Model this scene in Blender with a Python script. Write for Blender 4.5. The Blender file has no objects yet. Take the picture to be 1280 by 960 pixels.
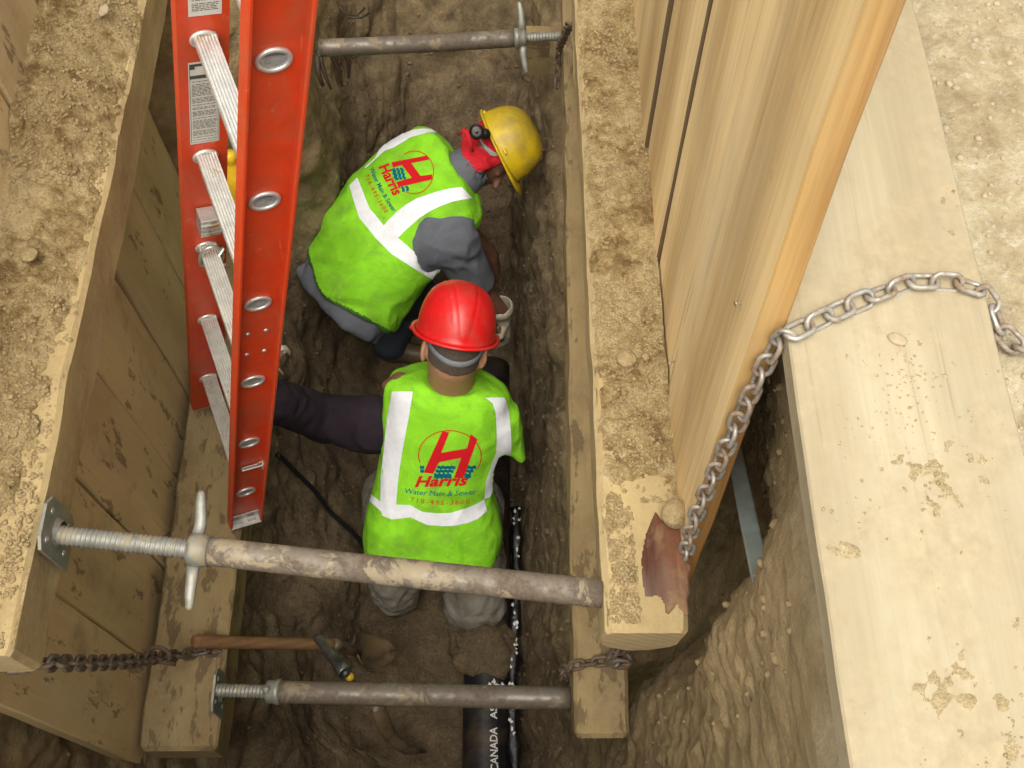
import bpy, bmesh, math, random
import numpy as np
from mathutils import Vector, Matrix
from mathutils.bvhtree import BVHTree

random.seed(7)
R = math.radians
sc = bpy.context.scene
COL = sc.collection

# ------------------------------------------------------------------ camera
FOC, CX, CY, CZ = 1320.0, 640.0, 480.0, 1.27        # CZ = height of the lens above the ground
_dn = np.array([-46, 675, FOC]); _dn /= np.linalg.norm(_dn)
_T = np.array([-25, -(FOC * FOC + 46 * 25) / 675, FOC]); _T /= np.linalg.norm(_T)
_X = np.cross(_T, -_dn)
MC = np.array([_X, _T, -_dn])                       # rows: world axes seen from the camera
cam_d = bpy.data.cameras.new('camera')
cam = bpy.data.objects.new('camera', cam_d); COL.objects.link(cam)
cam_d.sensor_fit = 'HORIZONTAL'; cam_d.sensor_width = 36.0; cam_d.lens = 36.0 * FOC / 1280.0
cam_d.clip_start = 0.02; cam_d.clip_end = 500
cam.matrix_world = Matrix([[MC[i][0], -MC[i][1], -MC[i][2], (0, 0, CZ)[i]] for i in range(3)] + [[0, 0, 0, 1]])
sc.camera = cam

# ------------------------------------------------------------------ sky, sun, exposure
w = bpy.data.worlds.new('World'); sc.world = w; w.use_nodes = True
wn = w.node_tree.nodes; wl = w.node_tree.links
sky = wn.new('ShaderNodeTexSky'); sky.sky_type = 'NISHITA'; sky.sun_disc = False
SUN_EL, SUN_AZ = 70.0, 195.0                        # degrees; azimuth clockwise from +Y
sky.sun_elevation = R(SUN_EL); sky.sun_rotation = R(SUN_AZ)
sky.air_density = 1.0; sky.dust_density = 5.0; sky.ozone_density = 0.6
wn['Background'].inputs['Strength'].default_value = 0.15
# thin cloud cover: the blue of the clear sky is mostly greyed out
hsv = wn.new('ShaderNodeHueSaturation'); hsv.inputs['Saturation'].default_value = .30
tnt = wn.new('ShaderNodeMix'); tnt.data_type = 'RGBA'; tnt.blend_type = 'MULTIPLY'; tnt.inputs['Factor'].default_value = 1.0; tnt.inputs['B'].default_value = (1.03, 1.0, .90, 1)
wl.new(sky.outputs['Color'], hsv.inputs['Color']); wl.new(hsv.outputs['Color'], tnt.inputs['A']); wl.new(tnt.outputs['Result'], wn['Background'].inputs['Color'])
sd = bpy.data.lights.new('sun', 'SUN'); sd.energy = 0.6; sd.angle = R(50); sd.color = (1.0, 0.98, 0.93)
so = bpy.data.objects.new('sun', sd); COL.objects.link(so)
_el, _az = R(SUN_EL), R(SUN_AZ)
_sv = Vector((math.sin(_az) * math.cos(_el), math.cos(_az) * math.cos(_el), math.sin(_el)))
so.rotation_euler = _sv.to_track_quat('Z', 'Y').to_euler()
sc.view_settings.view_transform = 'Standard'; sc.view_settings.look = 'None'
sc.view_settings.gamma = 1.0; sc.view_settings.exposure = 1.06
sc.render.engine = 'CYCLES'; sc.cycles.max_bounces = 8; sc.cycles.diffuse_bounces = 7

# ------------------------------------------------------------------ measuring helpers
def ray(u, v): return MC @ np.array([u - CX, v - CY, FOC])
def W(u, v, **k):
    """world point seen at photo pixel (u,v), at X=, Y=, D= (metres below the lens) or z= (depth)"""
    r = ray(u, v); (a, val), = k.items()
    if a == 'z': t = val / FOC
    elif a == 'D': t = -val / r[2]
    else: t = val / r['XY'.index(a)]
    p = r * t
    return Vector((p[0], p[1], p[2] + CZ))
def Zd(D): return CZ - D
def A(*v): return np.array(v, float)

def vnoise(P, freq, seed=0):
    """smooth value noise in [-1,1]; P (...,3)"""
    Q = P * freq + 37.17 + seed * 11.3
    I = np.floor(Q).astype(np.int64); F = Q - I; F = F * F * (3 - 2 * F)
    def h(ix, iy, iz):
        n = (ix * 374761393 + iy * 668265263 + iz * 2147483647 + seed * 974634777) & 0xffffffff
        n = ((n ^ (n >> 13)) * 1274126177) & 0xffffffff
        n = (n ^ (n >> 16)) & 0xffff
        return n / 32767.5 - 1
    o = 0
    for dx in (0, 1):
        for dy in (0, 1):
            for dz in (0, 1):
                wgt = (F[..., 0] if dx else 1 - F[..., 0]) * (F[..., 1] if dy else 1 - F[..., 1]) * (F[..., 2] if dz else 1 - F[..., 2])
                o = o + wgt * h(I[..., 0] + dx, I[..., 1] + dy, I[..., 2] + dz)
    return o
def fbm(P, freq, seed=0, octv=4, gain=.5):
    a, s, t = 1.0, 0, 0
    for i in range(octv):
        s = s + a * vnoise(P, freq * 2 ** i, seed + i * 7); t += a; a *= gain
    return s / t

# ------------------------------------------------------------------ object helpers
def tag(o, label=None, cat=None, group=None, kind=None):
    if label: o['label'] = label
    if cat: o['category'] = cat
    if group: o['group'] = group
    if kind: o['kind'] = kind
    return o
def thing(name, label, cat, loc, group=None):
    o = bpy.data.objects.new(name, None); COL.objects.link(o); o.location = loc; o.empty_display_size = .05
    return tag(o, label, cat, group)
def base_world(o):
    return base_world(o.parent) @ o.matrix_parent_inverse @ o.matrix_basis if o.parent else o.matrix_basis.copy()
def adopt(o, parent):
    if parent:
        o.parent = parent; o.matrix_parent_inverse = base_world(parent).inverted()
    return o
def mesh_obj(name, V, F, mats, parent=None, smooth=True, mat_idx=None, mw=None):
    me = bpy.data.meshes.new(name)
    me.from_pydata([tuple(map(float, v)) for v in V], [], [tuple(int(i) for i in f) for f in F]); me.update()
    if not isinstance(mats, (list, tuple)): mats = [mats]
    for m in mats: me.materials.append(m)
    if mat_idx is not None: me.polygons.foreach_set('material_index', np.array(mat_idx, dtype=np.int32))
    me.polygons.foreach_set('use_smooth', [smooth] * len(me.polygons))
    o = bpy.data.objects.new(name, me); COL.objects.link(o)
    if mw is not None: o.matrix_basis = mw
    return adopt(o, parent)
def again(src, mw, parent=None):
    o = src.copy(); COL.objects.link(o)
    for k in ('label', 'category', 'group'):
        if k in o and parent is not None: del o[k]
    o.parent = None; o.matrix_parent_inverse = Matrix(); o.matrix_basis = mw
    return adopt(o, parent)
def frame(o, x, y, z): return Matrix([[x[i], y[i], z[i], o[i]] for i in range(3)] + [[0, 0, 0, 1]])
def basis(d, up=(0, 0, 1)):
    d = Vector(d).normalized(); up = Vector(up)
    if abs(d.dot(up.normalized())) > .98: up = Vector((0, 1, 0))
    s = up.cross(d).normalized(); return d, s, d.cross(s).normalized()

class MB:
    def __init__(s): s.V = []; s.F = []; s.I = []
    def add(s, V, F, mi=0):
        n = len(s.V); s.V += [tuple(v) for v in V]; s.F += [tuple(n + i for i in f) for f in F]; s.I += [mi] * len(F)
    def tube(s, pts, rad, seg=12, mi=0, cap=True, up=(0, 0, 1), flat=1.0, rot=0):
        pts = [Vector(p) for p in pts]; n = len(pts)
        if not hasattr(rad, '__len__'): rad = [rad] * n
        V = []; pd = None
        for i, p in enumerate(pts):
            d = (pts[min(i + 1, n - 1)] - pts[max(i - 1, 0)])
            if pd is None: _, a, b = basis(d, up)
            else:
                dn = d.normalized(); a = (a - dn * a.dot(dn)).normalized(); b = dn.cross(a)
            pd = d
            for k in range(seg):
                t = 2 * math.pi * k / seg + rot
                V.append(p + a * (math.cos(t) * rad[i]) + b * (math.sin(t) * rad[i] * flat))
        F = [(i * seg + k, i * seg + (k + 1) % seg, (i + 1) * seg + (k + 1) % seg, (i + 1) * seg + k) for i in range(n - 1) for k in range(seg)]
        if cap: F += [tuple(range(seg - 1, -1, -1)), tuple((n - 1) * seg + k for k in range(seg))]
        s.add(V, F, mi)
    def box(s, c, x, y, z, hx, hy, hz, mi=0, ch=0.0):
        """box centred c, unit axes, half sizes; ch = chamfer of the edges along x"""
        c, x, y, z = map(Vector, (c, x, y, z))
        if ch <= 0: prof = [(-hy, -hz), (hy, -hz), (hy, hz), (-hy, hz)]
        else: prof = [(-hy + ch, -hz), (hy - ch, -hz), (hy, -hz + ch), (hy, hz - ch), (hy - ch, hz), (-hy + ch, hz), (-hy, hz - ch), (-hy, -hz + ch)]
        n = len(prof)
        V = [c + x * sx + y * a + z * b for sx in (-hx, hx) for a, b in prof]
        F = [(k, (k + 1) % n, n + (k + 1) % n, n + k) for k in range(n)] + [tuple(range(n - 1, -1, -1)), tuple(range(n, 2 * n))]
        s.add(V, F, mi)
    def prism(s, poly, o, x, y, z, h, mi=0):
        """poly in x,y extruded from 0 to h along z"""
        o, x, y, z = map(Vector, (o, x, y, z)); n = len(poly)
        V = [o + x * a + y * b + z * c for c in (0, h) for a, b in poly]
        s.add(V, [(k, (k + 1) % n, n + (k + 1) % n, n + k) for k in range(n)] + [tuple(range(n - 1, -1, -1)), tuple(range(n, 2 * n))], mi)
    def lathe(s, o, d, prof, seg=20, mi=0, up=(0, 0, 1)):
        d, a, b = basis(d, up); o = Vector(o)
        V = [o + d * h + a * (math.cos(2 * math.pi * k / seg) * r) + b * (math.sin(2 * math.pi * k / seg) * r) for h, r in prof for k in range(seg)]
        F = [(i * seg + k, i * seg + (k + 1) % seg, (i + 1) * seg + (k + 1) % seg, (i + 1) * seg + k) for i in range(len(prof) - 1) for k in range(seg)]
        s.add(V, F, mi)
    def build(s, name, mats, parent=None, smooth=False, mw=None):
        o = mesh_obj(name, s.V, s.F, mats, parent, smooth, s.I, mw)
        return o

# ------------------------------------------------------------------ materials
def _n(nt, t, **k):
    n = nt.nodes.new(t)
    for a, b in k.items():
        if a in n.inputs.keys() if hasattr(n.inputs, 'keys') else False: n.inputs[a].default_value = b
        else: setattr(n, a, b)
    return n
class Mat:
    def __init__(s, name, rough=.8, metal=0.0, spec=.3):
        s.m = bpy.data.materials.new(name); s.m.use_nodes = True; s.nt = s.m.node_tree
        s.b = s.nt.nodes['Principled BSDF']
        s.b.inputs['Roughness'].default_value = rough; s.b.inputs['Metallic'].default_value = metal
        s.b.inputs['Specular IOR Level'].default_value = spec
        s.tc = s.nt.nodes.new('ShaderNodeTexCoord'); s.oi = s.nt.nodes.new('ShaderNodeObjectInfo')
    def L(s, a, b): s.nt.links.new(a, b)
    def coord(s, scale=(1, 1, 1), rand=False, out='Object'):
        mp = s.nt.nodes.new('ShaderNodeMapping'); mp.inputs['Scale'].default_value = scale
        s.L(s.tc.outputs[out], mp.inputs['Vector'])
        if rand:
            c = s.nt.nodes.new('ShaderNodeVectorMath'); c.operation = 'SCALE'
            cb = s.nt.nodes.new('ShaderNodeCombineXYZ')
            for i, f in enumerate((31.0, 17.0, 23.0)):
                mm = s.nt.nodes.new('ShaderNodeMath'); mm.operation = 'MULTIPLY'; mm.inputs[1].default_value = f
                s.L(s.oi.outputs['Random'], mm.inputs[0]); s.L(mm.outputs[0], cb.inputs[i])
            s.L(cb.outputs[0], mp.inputs['Location'])
        return mp.outputs[0]
    def noise(s, co, scale, detail=6, rough=.6, dist=0.0):
        n = s.nt.nodes.new('ShaderNodeTexNoise'); n.inputs['Scale'].default_value = scale; n.inputs['Detail'].default_value = detail
        n.inputs['Roughness'].default_value = rough; n.inputs['Distortion'].default_value = dist
        s.L(co, n.inputs['Vector']); return n.outputs['Fac']
    def ramp(s, fac, stops, interp='LINEAR'):
        r = s.nt.nodes.new('ShaderNodeValToRGB'); e = r.color_ramp.elements; r.color_ramp.interpolation = interp
        while len(e) < len(stops): e.new(.5)
        for i, (p, c) in enumerate(stops):
            e[i].position = p
            e[i].color = (c, c, c, 1) if not hasattr(c, '__len__') else (*c, 1)
        s.L(fac, r.inputs['Fac']); return r.outputs['Color']
    def mix(s, fac, a, b, mode='MIX'):
        m = s.nt.nodes.new('ShaderNodeMix'); m.data_type = 'RGBA'; m.blend_type = mode
        for sock, v in ((m.inputs['Factor'], fac), (m.inputs['A'], a), (m.inputs['B'], b)):
            if hasattr(v, 'is_linked') or isinstance(v, bpy.types.NodeSocket): s.L(v, sock)
            elif hasattr(v, '__len__'): sock.default_value = (*v, 1)
            else: sock.default_value = v
        return m.outputs['Result']
    def math(s, op, a, b=0.0):
        m = s.nt.nodes.new('ShaderNodeMath'); m.operation = op
        for i, v in enumerate((a, b)):
            if isinstance(v, bpy.types.NodeSocket): s.L(v, m.inputs[i])
            else: m.inputs[i].default_value = v
        return m.outputs[0]
    def color(s, c):
        if isinstance(c, bpy.types.NodeSocket): s.L(c, s.b.inputs['Base Color'])
        else: s.b.inputs['Base Color'].default_value = (*c, 1)
        return s
    def roughness(s, c): s.L(c, s.b.inputs['Roughness']); return s
    def bump(s, h, strength=.3, dist=.01):
        b = s.nt.nodes.new('ShaderNodeBump'); b.inputs['Strength'].default_value = strength; b.inputs['Distance'].default_value = dist
        s.L(h, b.inputs['Height']); s.L(b.outputs[0], s.b.inputs['Normal']); return s

def wood(name, c_light, c_dark, dirt=(.30, .21, .11), dirt_amt=.5, ring=6.0, contrast=1.0, knots=True, wet=0.0, cracks=0.0):
    m = Mat(name, rough=.78, spec=.25)
    co = m.coord((1, 1, 1), rand=True)
    cs = m.coord((.9, 14, 14), rand=True)
    warp = m.noise(m.coord((1.3, 4, 4), True), 1.6, 3, .5)
    fine = m.noise(m.coord((3, 160, 160), True), 1.0, 5, .65)
    # growth bands running along the plank
    wv = m.nt.nodes.new('ShaderNodeTexWave'); wv.wave_type = 'RINGS'; wv.rings_direction = 'X'
    wv.inputs['Scale'].default_value = ring; wv.inputs['Distortion'].default_value = 3.2
    wv.inputs['Detail'].default_value = 4.0; wv.inputs['Detail Scale'].default_value = .9; wv.inputs['Detail Roughness'].default_value = .6
    m.L(m.coord((.16, 1.3, 1.3), True), wv.inputs['Vector'])
    streak = m.noise(m.coord((.35, 11, 11), True), 1.0, 3, .5, .9)
    g = m.mix(.5, wv.outputs['Fac'], streak)
    g = m.mix(.35, g, m.noise(cs, 2.0, 5, .6, .6))
    g = m.mix(.22, g, m.noise(m.coord((1.1, 75, 75), True), 1.0, 3, .5, .3))
    g = m.mix(.25, g, fine)
    col = m.ramp(g, [(.5 - .28 / contrast, c_dark), (.5 + .22 / contrast, c_light)])
    tint = m.ramp(warp, [(.3, (.84, .79, .70)), (.5, (.97, .96, .92)), (.7, (1.06, 1.03, .95))])
    col = m.mix(.85, col, tint, 'MULTIPLY')
    # piece to piece difference
    pr = m.ramp(m.oi.outputs['Random'], [(0, (.84, .82, .78)), (.5, (1.0, .98, .94)), (1, (1.10, 1.05, .96))])
    col = m.mix(.75, col, pr, 'MULTIPLY')
    if knots:
        vo = m.nt.nodes.new('ShaderNodeTexVoronoi'); vo.inputs['Scale'].default_value = 1.0
        m.L(m.coord((2.2, 9, 9), True), vo.inputs['Vector'])
        k = m.ramp(vo.outputs['Distance'], [(.03, 1), (.07, 0)])
        col = m.mix(m.math('MULTIPLY', k, .8), col, (.10, .055, .03))
    if cracks:
        ck = m.ramp(m.noise(m.coord((.7, 34, 34), True), 1.0, 4, .6, .4), [(.66, 0), (.70, 1)])
        ck2 = m.ramp(m.noise(m.coord((1.4, 110, 110), True), 1.0, 2, .5, .2), [(.66, 0), (.72, 1)])
        col = m.mix(m.math('MULTIPLY', ck, .45 * cracks), col, tuple(x * .45 for x in c_dark))
        col = m.mix(m.math('MULTIPLY', ck2, .40 * cracks), col, tuple(x * .5 for x in c_dark))
        gr = m.ramp(m.noise(m.coord((.8, 5, 5), True), 1.7, 4, .6), [(.5, 0), (.66, 1)])
        col = m.mix(m.math('MULTIPLY', gr, .30 * cracks), col, (.42, .38, .29))
    # ground-in soil and drips
    d = m.noise(co, 7.0, 8, .7, .3)
    d2 = m.noise(m.coord((2, 3, 3), True), 2.3, 4, .6)
    dm = m.math('ADD', m.math('MULTIPLY', d, .6), m.math('MULTIPLY', d2, .4))
    lo = .66 - dirt_amt * .3
    df = m.ramp(dm, [(lo, 0), (lo + .13, 1)])
    soil = m.ramp(m.noise(co, 60, 4, .6), [(.3, tuple(x * .72 for x in dirt)), (.7, dirt)])
    col = m.mix(m.math('MULTIPLY', df, .75), col, soil)
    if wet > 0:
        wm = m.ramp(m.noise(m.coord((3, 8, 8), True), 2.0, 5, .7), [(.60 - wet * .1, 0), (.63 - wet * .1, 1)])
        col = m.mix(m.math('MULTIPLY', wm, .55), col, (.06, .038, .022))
    m.color(col)
    if dirt_amt < .3 or 'pine' in name:
        m.bump(m.math('ADD', m.math('MULTIPLY', g, .6), m.math('MULTIPLY', m.noise(m.coord((9, 130, 130), True), 1, 4, .6), .5)), .4, .002)
    else:
        m.bump(m.math('ADD', m.math('MULTIPLY', g, .6), m.math('MULTIPLY', m.noise(co, 90, 5, .7), .8)), .7, .004)
    return m.m

def soil_mat(name, light, dark, damp, rough=.95, scale=1.0, zone=None, bump=.7, peb=.5, clay=None, con=1.0):
    m = Mat(name, rough=rough, spec=.15)
    co = m.coord((1, 1, 1), out='Object')
    big = m.noise(co, 3.0 * scale, 6, .6, .5); mid = m.noise(co, 16 * scale, 8, .68, .2); fin = m.noise(co, 95 * scale, 6, .75)
    f = m.math('ADD', m.math('MULTIPLY', big, .45), m.math('MULTIPLY', mid, .55))
    col = m.ramp(f, [(.48 - .18 / con, damp), (.48, dark), (.48 + .16 / con, light)])
    col = m.mix(.6, col, m.ramp(fin, [(.34, (.42, .39, .35)), (.5, (1, 1, 1)), (.68, (1.5, 1.46, 1.36))]), 'MULTIPLY')
    vo = m.nt.nodes.new('ShaderNodeTexVoronoi'); vo.inputs['Scale'].default_value = 70 * scale
    m.L(co, vo.inputs['Vector'])
    sp = m.ramp(vo.outputs['Distance'], [(.10, 1), (.2, 0)])
    pick = m.ramp(m.noise(co, 37 * scale, 2), [(.56, 0), (.6, 1)])
    col = m.mix(m.math('MULTIPLY', m.math('MULTIPLY', sp, pick), peb), col, tuple(min(1, x * 1.7) for x in light))
    if clay:                                        # yellower, lighter clay colour blended in with height
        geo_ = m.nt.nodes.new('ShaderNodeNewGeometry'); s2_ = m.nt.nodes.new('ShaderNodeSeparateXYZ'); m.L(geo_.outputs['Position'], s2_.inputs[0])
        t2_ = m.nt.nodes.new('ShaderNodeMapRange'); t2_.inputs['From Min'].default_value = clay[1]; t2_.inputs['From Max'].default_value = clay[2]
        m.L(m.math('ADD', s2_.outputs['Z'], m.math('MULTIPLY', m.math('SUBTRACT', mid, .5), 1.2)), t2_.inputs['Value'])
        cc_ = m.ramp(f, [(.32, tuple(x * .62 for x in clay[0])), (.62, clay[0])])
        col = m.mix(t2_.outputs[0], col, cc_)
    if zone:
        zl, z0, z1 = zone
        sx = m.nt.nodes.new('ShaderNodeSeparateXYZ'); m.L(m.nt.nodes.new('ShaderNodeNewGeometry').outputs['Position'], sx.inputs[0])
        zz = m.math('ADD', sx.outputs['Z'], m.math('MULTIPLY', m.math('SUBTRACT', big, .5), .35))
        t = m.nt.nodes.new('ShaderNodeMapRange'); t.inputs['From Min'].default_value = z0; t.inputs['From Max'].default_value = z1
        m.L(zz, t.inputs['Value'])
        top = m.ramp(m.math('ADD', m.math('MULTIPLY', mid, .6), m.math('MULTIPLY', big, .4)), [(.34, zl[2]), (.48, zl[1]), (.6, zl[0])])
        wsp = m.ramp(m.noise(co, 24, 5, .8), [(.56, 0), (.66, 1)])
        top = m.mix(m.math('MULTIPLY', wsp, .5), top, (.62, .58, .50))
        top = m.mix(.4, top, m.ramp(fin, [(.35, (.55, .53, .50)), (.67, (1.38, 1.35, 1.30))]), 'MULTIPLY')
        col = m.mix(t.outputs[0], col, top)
    m.color(col)
    h = m.math('ADD', m.math('MULTIPLY', mid, 1.0), m.math('MULTIPLY', fin, .5))
    m.bump(h, bump, .02)
    return m.m

def metal(name, c1, c2, rust=None, rust_amt=.5, rough=.45, metallic=.85, mud=None, mud_amt=0.0, sc_=1.0):
    m = Mat(name, rough=rough, metal=metallic, spec=.5)
    co = m.coord((1, 1, 1), rand=True)
    n = m.noise(co, 45 * sc_, 7, .7); n2 = m.noise(co, 9 * sc_, 5, .65, .4)
    col = m.ramp(n, [(.3, c2), (.65, c1)])
    met = None
    if rust:
        rf = m.ramp(m.math('ADD', m.math('MULTIPLY', n, .45), m.math('MULTIPLY', n2, .55)), [(.62 - rust_amt * .3, 0), (.70 - rust_amt * .25, 1)])
        col = m.mix(rf, col, m.ramp(m.noise(co, 120, 4, .6), [(.3, tuple(x * .55 for x in rust)), (.7, rust)]))
        met = m.math('MULTIPLY', m.math('SUBTRACT', 1.0, rf), metallic)
        m.roughness(m.math('ADD', m.math('MULTIPLY', rf, .4), rough))
    if mud:
        mf = m.ramp(m.noise(m.coord((1, 1, 1), True), 14, 8, .72, .5), [(.66 - mud_amt * .3, 0), (.70 - mud_amt * .3, 1)])
        col = m.mix(mf, col, mud)
        k = m.math('SUBTRACT', 1.0, mf)
        met = m.math('MULTIPLY', k, met if met is not None else metallic)
    if met is not None: m.L(met, m.b.inputs['Metallic'])
    m.color(col); m.bump(n, .35, .002)
    return m.m

def plain(name, c, rough=.7, metallic=0.0, spec=.4, var=.25, scale=40, bump=.15, grime=None, grime_amt=.3, bdist=.002, scratch=None):
    m = Mat(name, rough=rough, metal=metallic, spec=spec)
    co = m.coord((1, 1, 1), rand=False)
    n = m.noise(co, scale, 6, .65)
    col = m.mix(1.0, c, m.ramp(n, [(.25, 1 - var), (.75, 1 + var * .6)]), 'MULTIPLY')
    if grime:
        gf = m.ramp(m.noise(co, 6, 8, .7, .4), [(.62 - grime_amt * .3, 0), (.8 - grime_amt * .3, 1)])
        col = m.mix(m.math('MULTIPLY', gf, .7), col, grime)
    if scratch:
        sf = m.ramp(m.noise(m.coord((70, 70, 4)), 1.0, 3, .6, .8), [(.665, 0), (.70, 1)])
        s3 = m.ramp(m.noise(m.coord((9, 130, 40)), 1.0, 2, .6, .5), [(.70, 0), (.73, 1)])
        col = m.mix(m.math('MULTIPLY', sf, .38), col, scratch); col = m.mix(m.math('MULTIPLY', s3, .35), col, scratch)
        ds = m.ramp(m.noise(co, 38, 5, .75), [(.66, 0), (.70, 1)])
        col = m.mix(m.math('MULTIPLY', ds, .55), col, (.30, .20, .11))
    m.color(col); m.bump(n, bump, bdist)
    return m.m

def cloth(name, c, grime=None, amt=.3, weave=900, fold=.6, rough=.9, sheen=0.0):
    m = Mat(name, rough=rough, spec=.15)
    co = m.coord((1, 1, 1))
    f = m.noise(co, 7, 4, .55, .8); wv = m.noise(co, 520, 2, .5)
    col = m.mix(1.0, c, m.ramp(f, [(.34, .74), (.66, 1.10)]), 'MULTIPLY')
    if grime:
        gf = m.ramp(m.noise(co, 11, 7, .7, .5), [(.70 - amt * .35, 0), (.92 - amt * .35, 1)])
        col = m.mix(m.math('MULTIPLY', gf, .6), col, grime)
    m.color(col)
    m.bump(m.math('ADD', m.math('MULTIPLY', m.noise(co, 26, 5, .6, 1.2), 1.0), m.math('MULTIPLY', wv, .12)), fold, .006)
    return m.m

DIRT = (.30, .205, .105)
M = {}
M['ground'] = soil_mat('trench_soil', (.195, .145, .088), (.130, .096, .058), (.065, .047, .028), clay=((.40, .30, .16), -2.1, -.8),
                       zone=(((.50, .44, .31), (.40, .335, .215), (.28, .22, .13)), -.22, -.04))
M['loose'] = soil_mat('loose_soil', (.60, .465, .25), (.44, .32, .15), (.24, .155, .065), scale=2.2, bump=1.0, con=2.3)
M['dry'] = soil_mat('dry_soil', (.54, .445, .28), (.46, .365, .21), (.37, .28, .15), scale=3)
M['clod'] = soil_mat('clod_soil', (.54, .42, .24), (.42, .315, .165), (.30, .215, .11), scale=3)
M['pebble'] = plain('pebble_stone', (.40, .32, .21), .85, var=.3, scale=60)
M['waler'] = wood('waler_timber', (.49, .395, .215), (.37, .285, .15), (.38, .28, .14), .85, 1.6, wet=.0, cracks=.6)
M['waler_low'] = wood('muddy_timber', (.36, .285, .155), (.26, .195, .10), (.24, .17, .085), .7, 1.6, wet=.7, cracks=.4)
M['sheet_left'] = wood('weathered_plank', (.66, .53, .32), (.48, .38, .215), (.36, .27, .15), .4, 1.2, 1.0, wet=.08, cracks=.6)
M['sheet_right'] = wood('clean_plank', (.80, .62, .345), (.50, .35, .165), DIRT, .12, 1.3, 1.9, wet=0, cracks=.8)
M['dark_edge'] = wood('dirty_shadow_plank_edge', (.16, .115, .065), (.09, .06, .035), DIRT, .2, 1.6)  # dark tone paints in dirt and the shadow gap between planks
M['plank_edge'] = wood('fresh_pine_edge', (.46, .30, .125), (.27, .13, .035), DIRT, .05, 2.2, 2.2, cracks=.5)
M['pale_plank'] = wood('pale_pine', (.455, .41, .305), (.33, .28, .19), (.40, .325, .205), .72, 1.6, 1.5, knots=False, cracks=.7)
M['endgrain'] = wood('end_grain', (.55, .45, .28), (.38, .29, .17), DIRT, .5, 12, knots=False)
M['bark'] = wood('bark', (.21, .090, .050), (.075, .028, .018), (.34, .25, .13), .35, 2.0, 1.8, knots=False, cracks=1.0)
M['orange'] = plain('orange_fibreglass', (.56, .050, .012), .42, spec=.4, var=.16, scale=26, bump=.12, grime=(.38, .085, .04), grime_amt=.45, scratch=(.62, .17, .08))
M['alu'] = metal('aluminium', (.70, .70, .67), (.50, .50, .48), rust=(.34, .27, .19), rust_amt=.16, rough=.36, metallic=.65, mud=(.33, .25, .15), mud_amt=.16)
M['alu_dull'] = metal('dull_aluminium', (.55, .55, .52), (.36, .36, .34), rough=.45, metallic=.75, mud=(.25, .17, .09), mud_amt=.25)
M['galv'] = metal('galvanised_steel', (.27, .27, .24), (.18, .178, .155), rough=.5, metallic=.45, mud=(.23, .20, .14), mud_amt=.4)
M['rusty'] = metal('rusty_pipe', (.22, .19, .15), (.155, .13, .10), rust=(.145, .11, .08), rust_amt=.7, rough=.5, metallic=.2, mud=(.25, .205, .135), mud_amt=.42)
M['rusty_dark'] = metal('dark_rusty_pipe', (.16, .14, .115), (.10, .085, .065), rust=(.12, .09, .065), rust_amt=.6, rough=.38, metallic=.3, mud=(.17, .135, .085), mud_amt=.35)
M['chain'] = metal('chain_steel', (.52, .52, .48), (.32, .31, .28), rust=(.27, .19, .13), rust_amt=.62, rough=.38, metallic=.75)
M['chain_muddy'] = metal('muddy_chain', (.20, .17, .13), (.10, .08, .06), rust=(.13, .08, .05), rust_amt=.6, rough=.5, metallic=.4)
M['vest'] = cloth('lime_vest', (.235, .61, .024), (.15, .24, .05), .55, fold=.8)
M['vest_edge'] = plain('dark_green_binding', (.05, .13, .02), .9)
M['silver'] = plain('reflective_tape', (.74, .76, .82), .45, spec=.5, var=.12, scale=60, bump=.25)
M['red_print'] = plain('red_print', (.50, .010, .018), .8, spec=.1, var=.05)
M['teal_print'] = plain('teal_print', (.0, .11, .15), .8, spec=.1, var=.05)
M['orange_print'] = plain('orange_print', (.42, .09, .008), .8, spec=.1, var=.05)
M['binding'] = plain('dark_binding', (.02, .06, .02), .9)
M['purple'] = cloth('dark_purple_shirt', (.024, .017, .024), (.045, .034, .024), .3)
M['grayblue'] = cloth('grey_work_shirt', (.125, .135, .16), (.12, .10, .07), .3)
M['navy'] = cloth('blue_grey_trousers', (.06, .075, .10), (.09, .07, .045), .3)
M['paleslacks'] = cloth('pale_grey_trousers', (.21, .20, .175), (.12, .09, .055), .9, fold=.8)
M['skin'] = plain('tanned_skin', (.42, .215, .125), .55, var=.14, scale=30, bump=.1)
M['skin_dark'] = plain('brown_skin', (.14, .065, .04), .55, var=.12, scale=30, bump=.1)
M['hair'] = plain('short_dark_hair', (.10, .075, .056), .8, var=.8, scale=420, bump=.9, bdist=.004)
M['red_shell'] = plain('red_hard_hat', (.62, .012, .014), .36, spec=.45, var=.12, scale=30, bump=.06, grime=(.42, .06, .045), grime_amt=.35, scratch=(.70, .10, .09))
M['yellow_shell'] = plain('yellow_hard_hat', (.60, .42, .008), .45, spec=.45, var=.14, scale=30, bump=.08, grime=(.22, .16, .04), grime_amt=.6)
M['strap'] = plain('grey_strap', (.17, .19, .21), .7, var=.1)
M['grey_tape'] = plain('grey_webbing', (.30, .30, .28), .7)
M['black_rub'] = plain('black_rubber', (.012, .012, .013), .35, spec=.5, var=.2)
M['bandana'] = plain('red_bandana', (.55, .010, .02), .85, var=.35, scale=90, bump=.4)
M['glove'] = cloth('cream_glove', (.48, .43, .33), (.25, .19, .11), .45)
M['pipe_black'] = plain('black_plastic_pipe', (.010, .010, .013), .5, spec=.35, var=.3, scale=25, bump=.1, grime=(.085, .058, .032), grime_amt=.62)
M['wrap'] = plain('wet_black_wrap', (.008, .008, .010), .12, spec=.8, var=.3, scale=60, bump=.6, bdist=.01)
M['white_print_glint'] = plain('white_stencil_glint', (.72, .72, .70), .6, var=.2, scale=200)  # pipe lettering and paint, also the painted glints on the wrap
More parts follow.
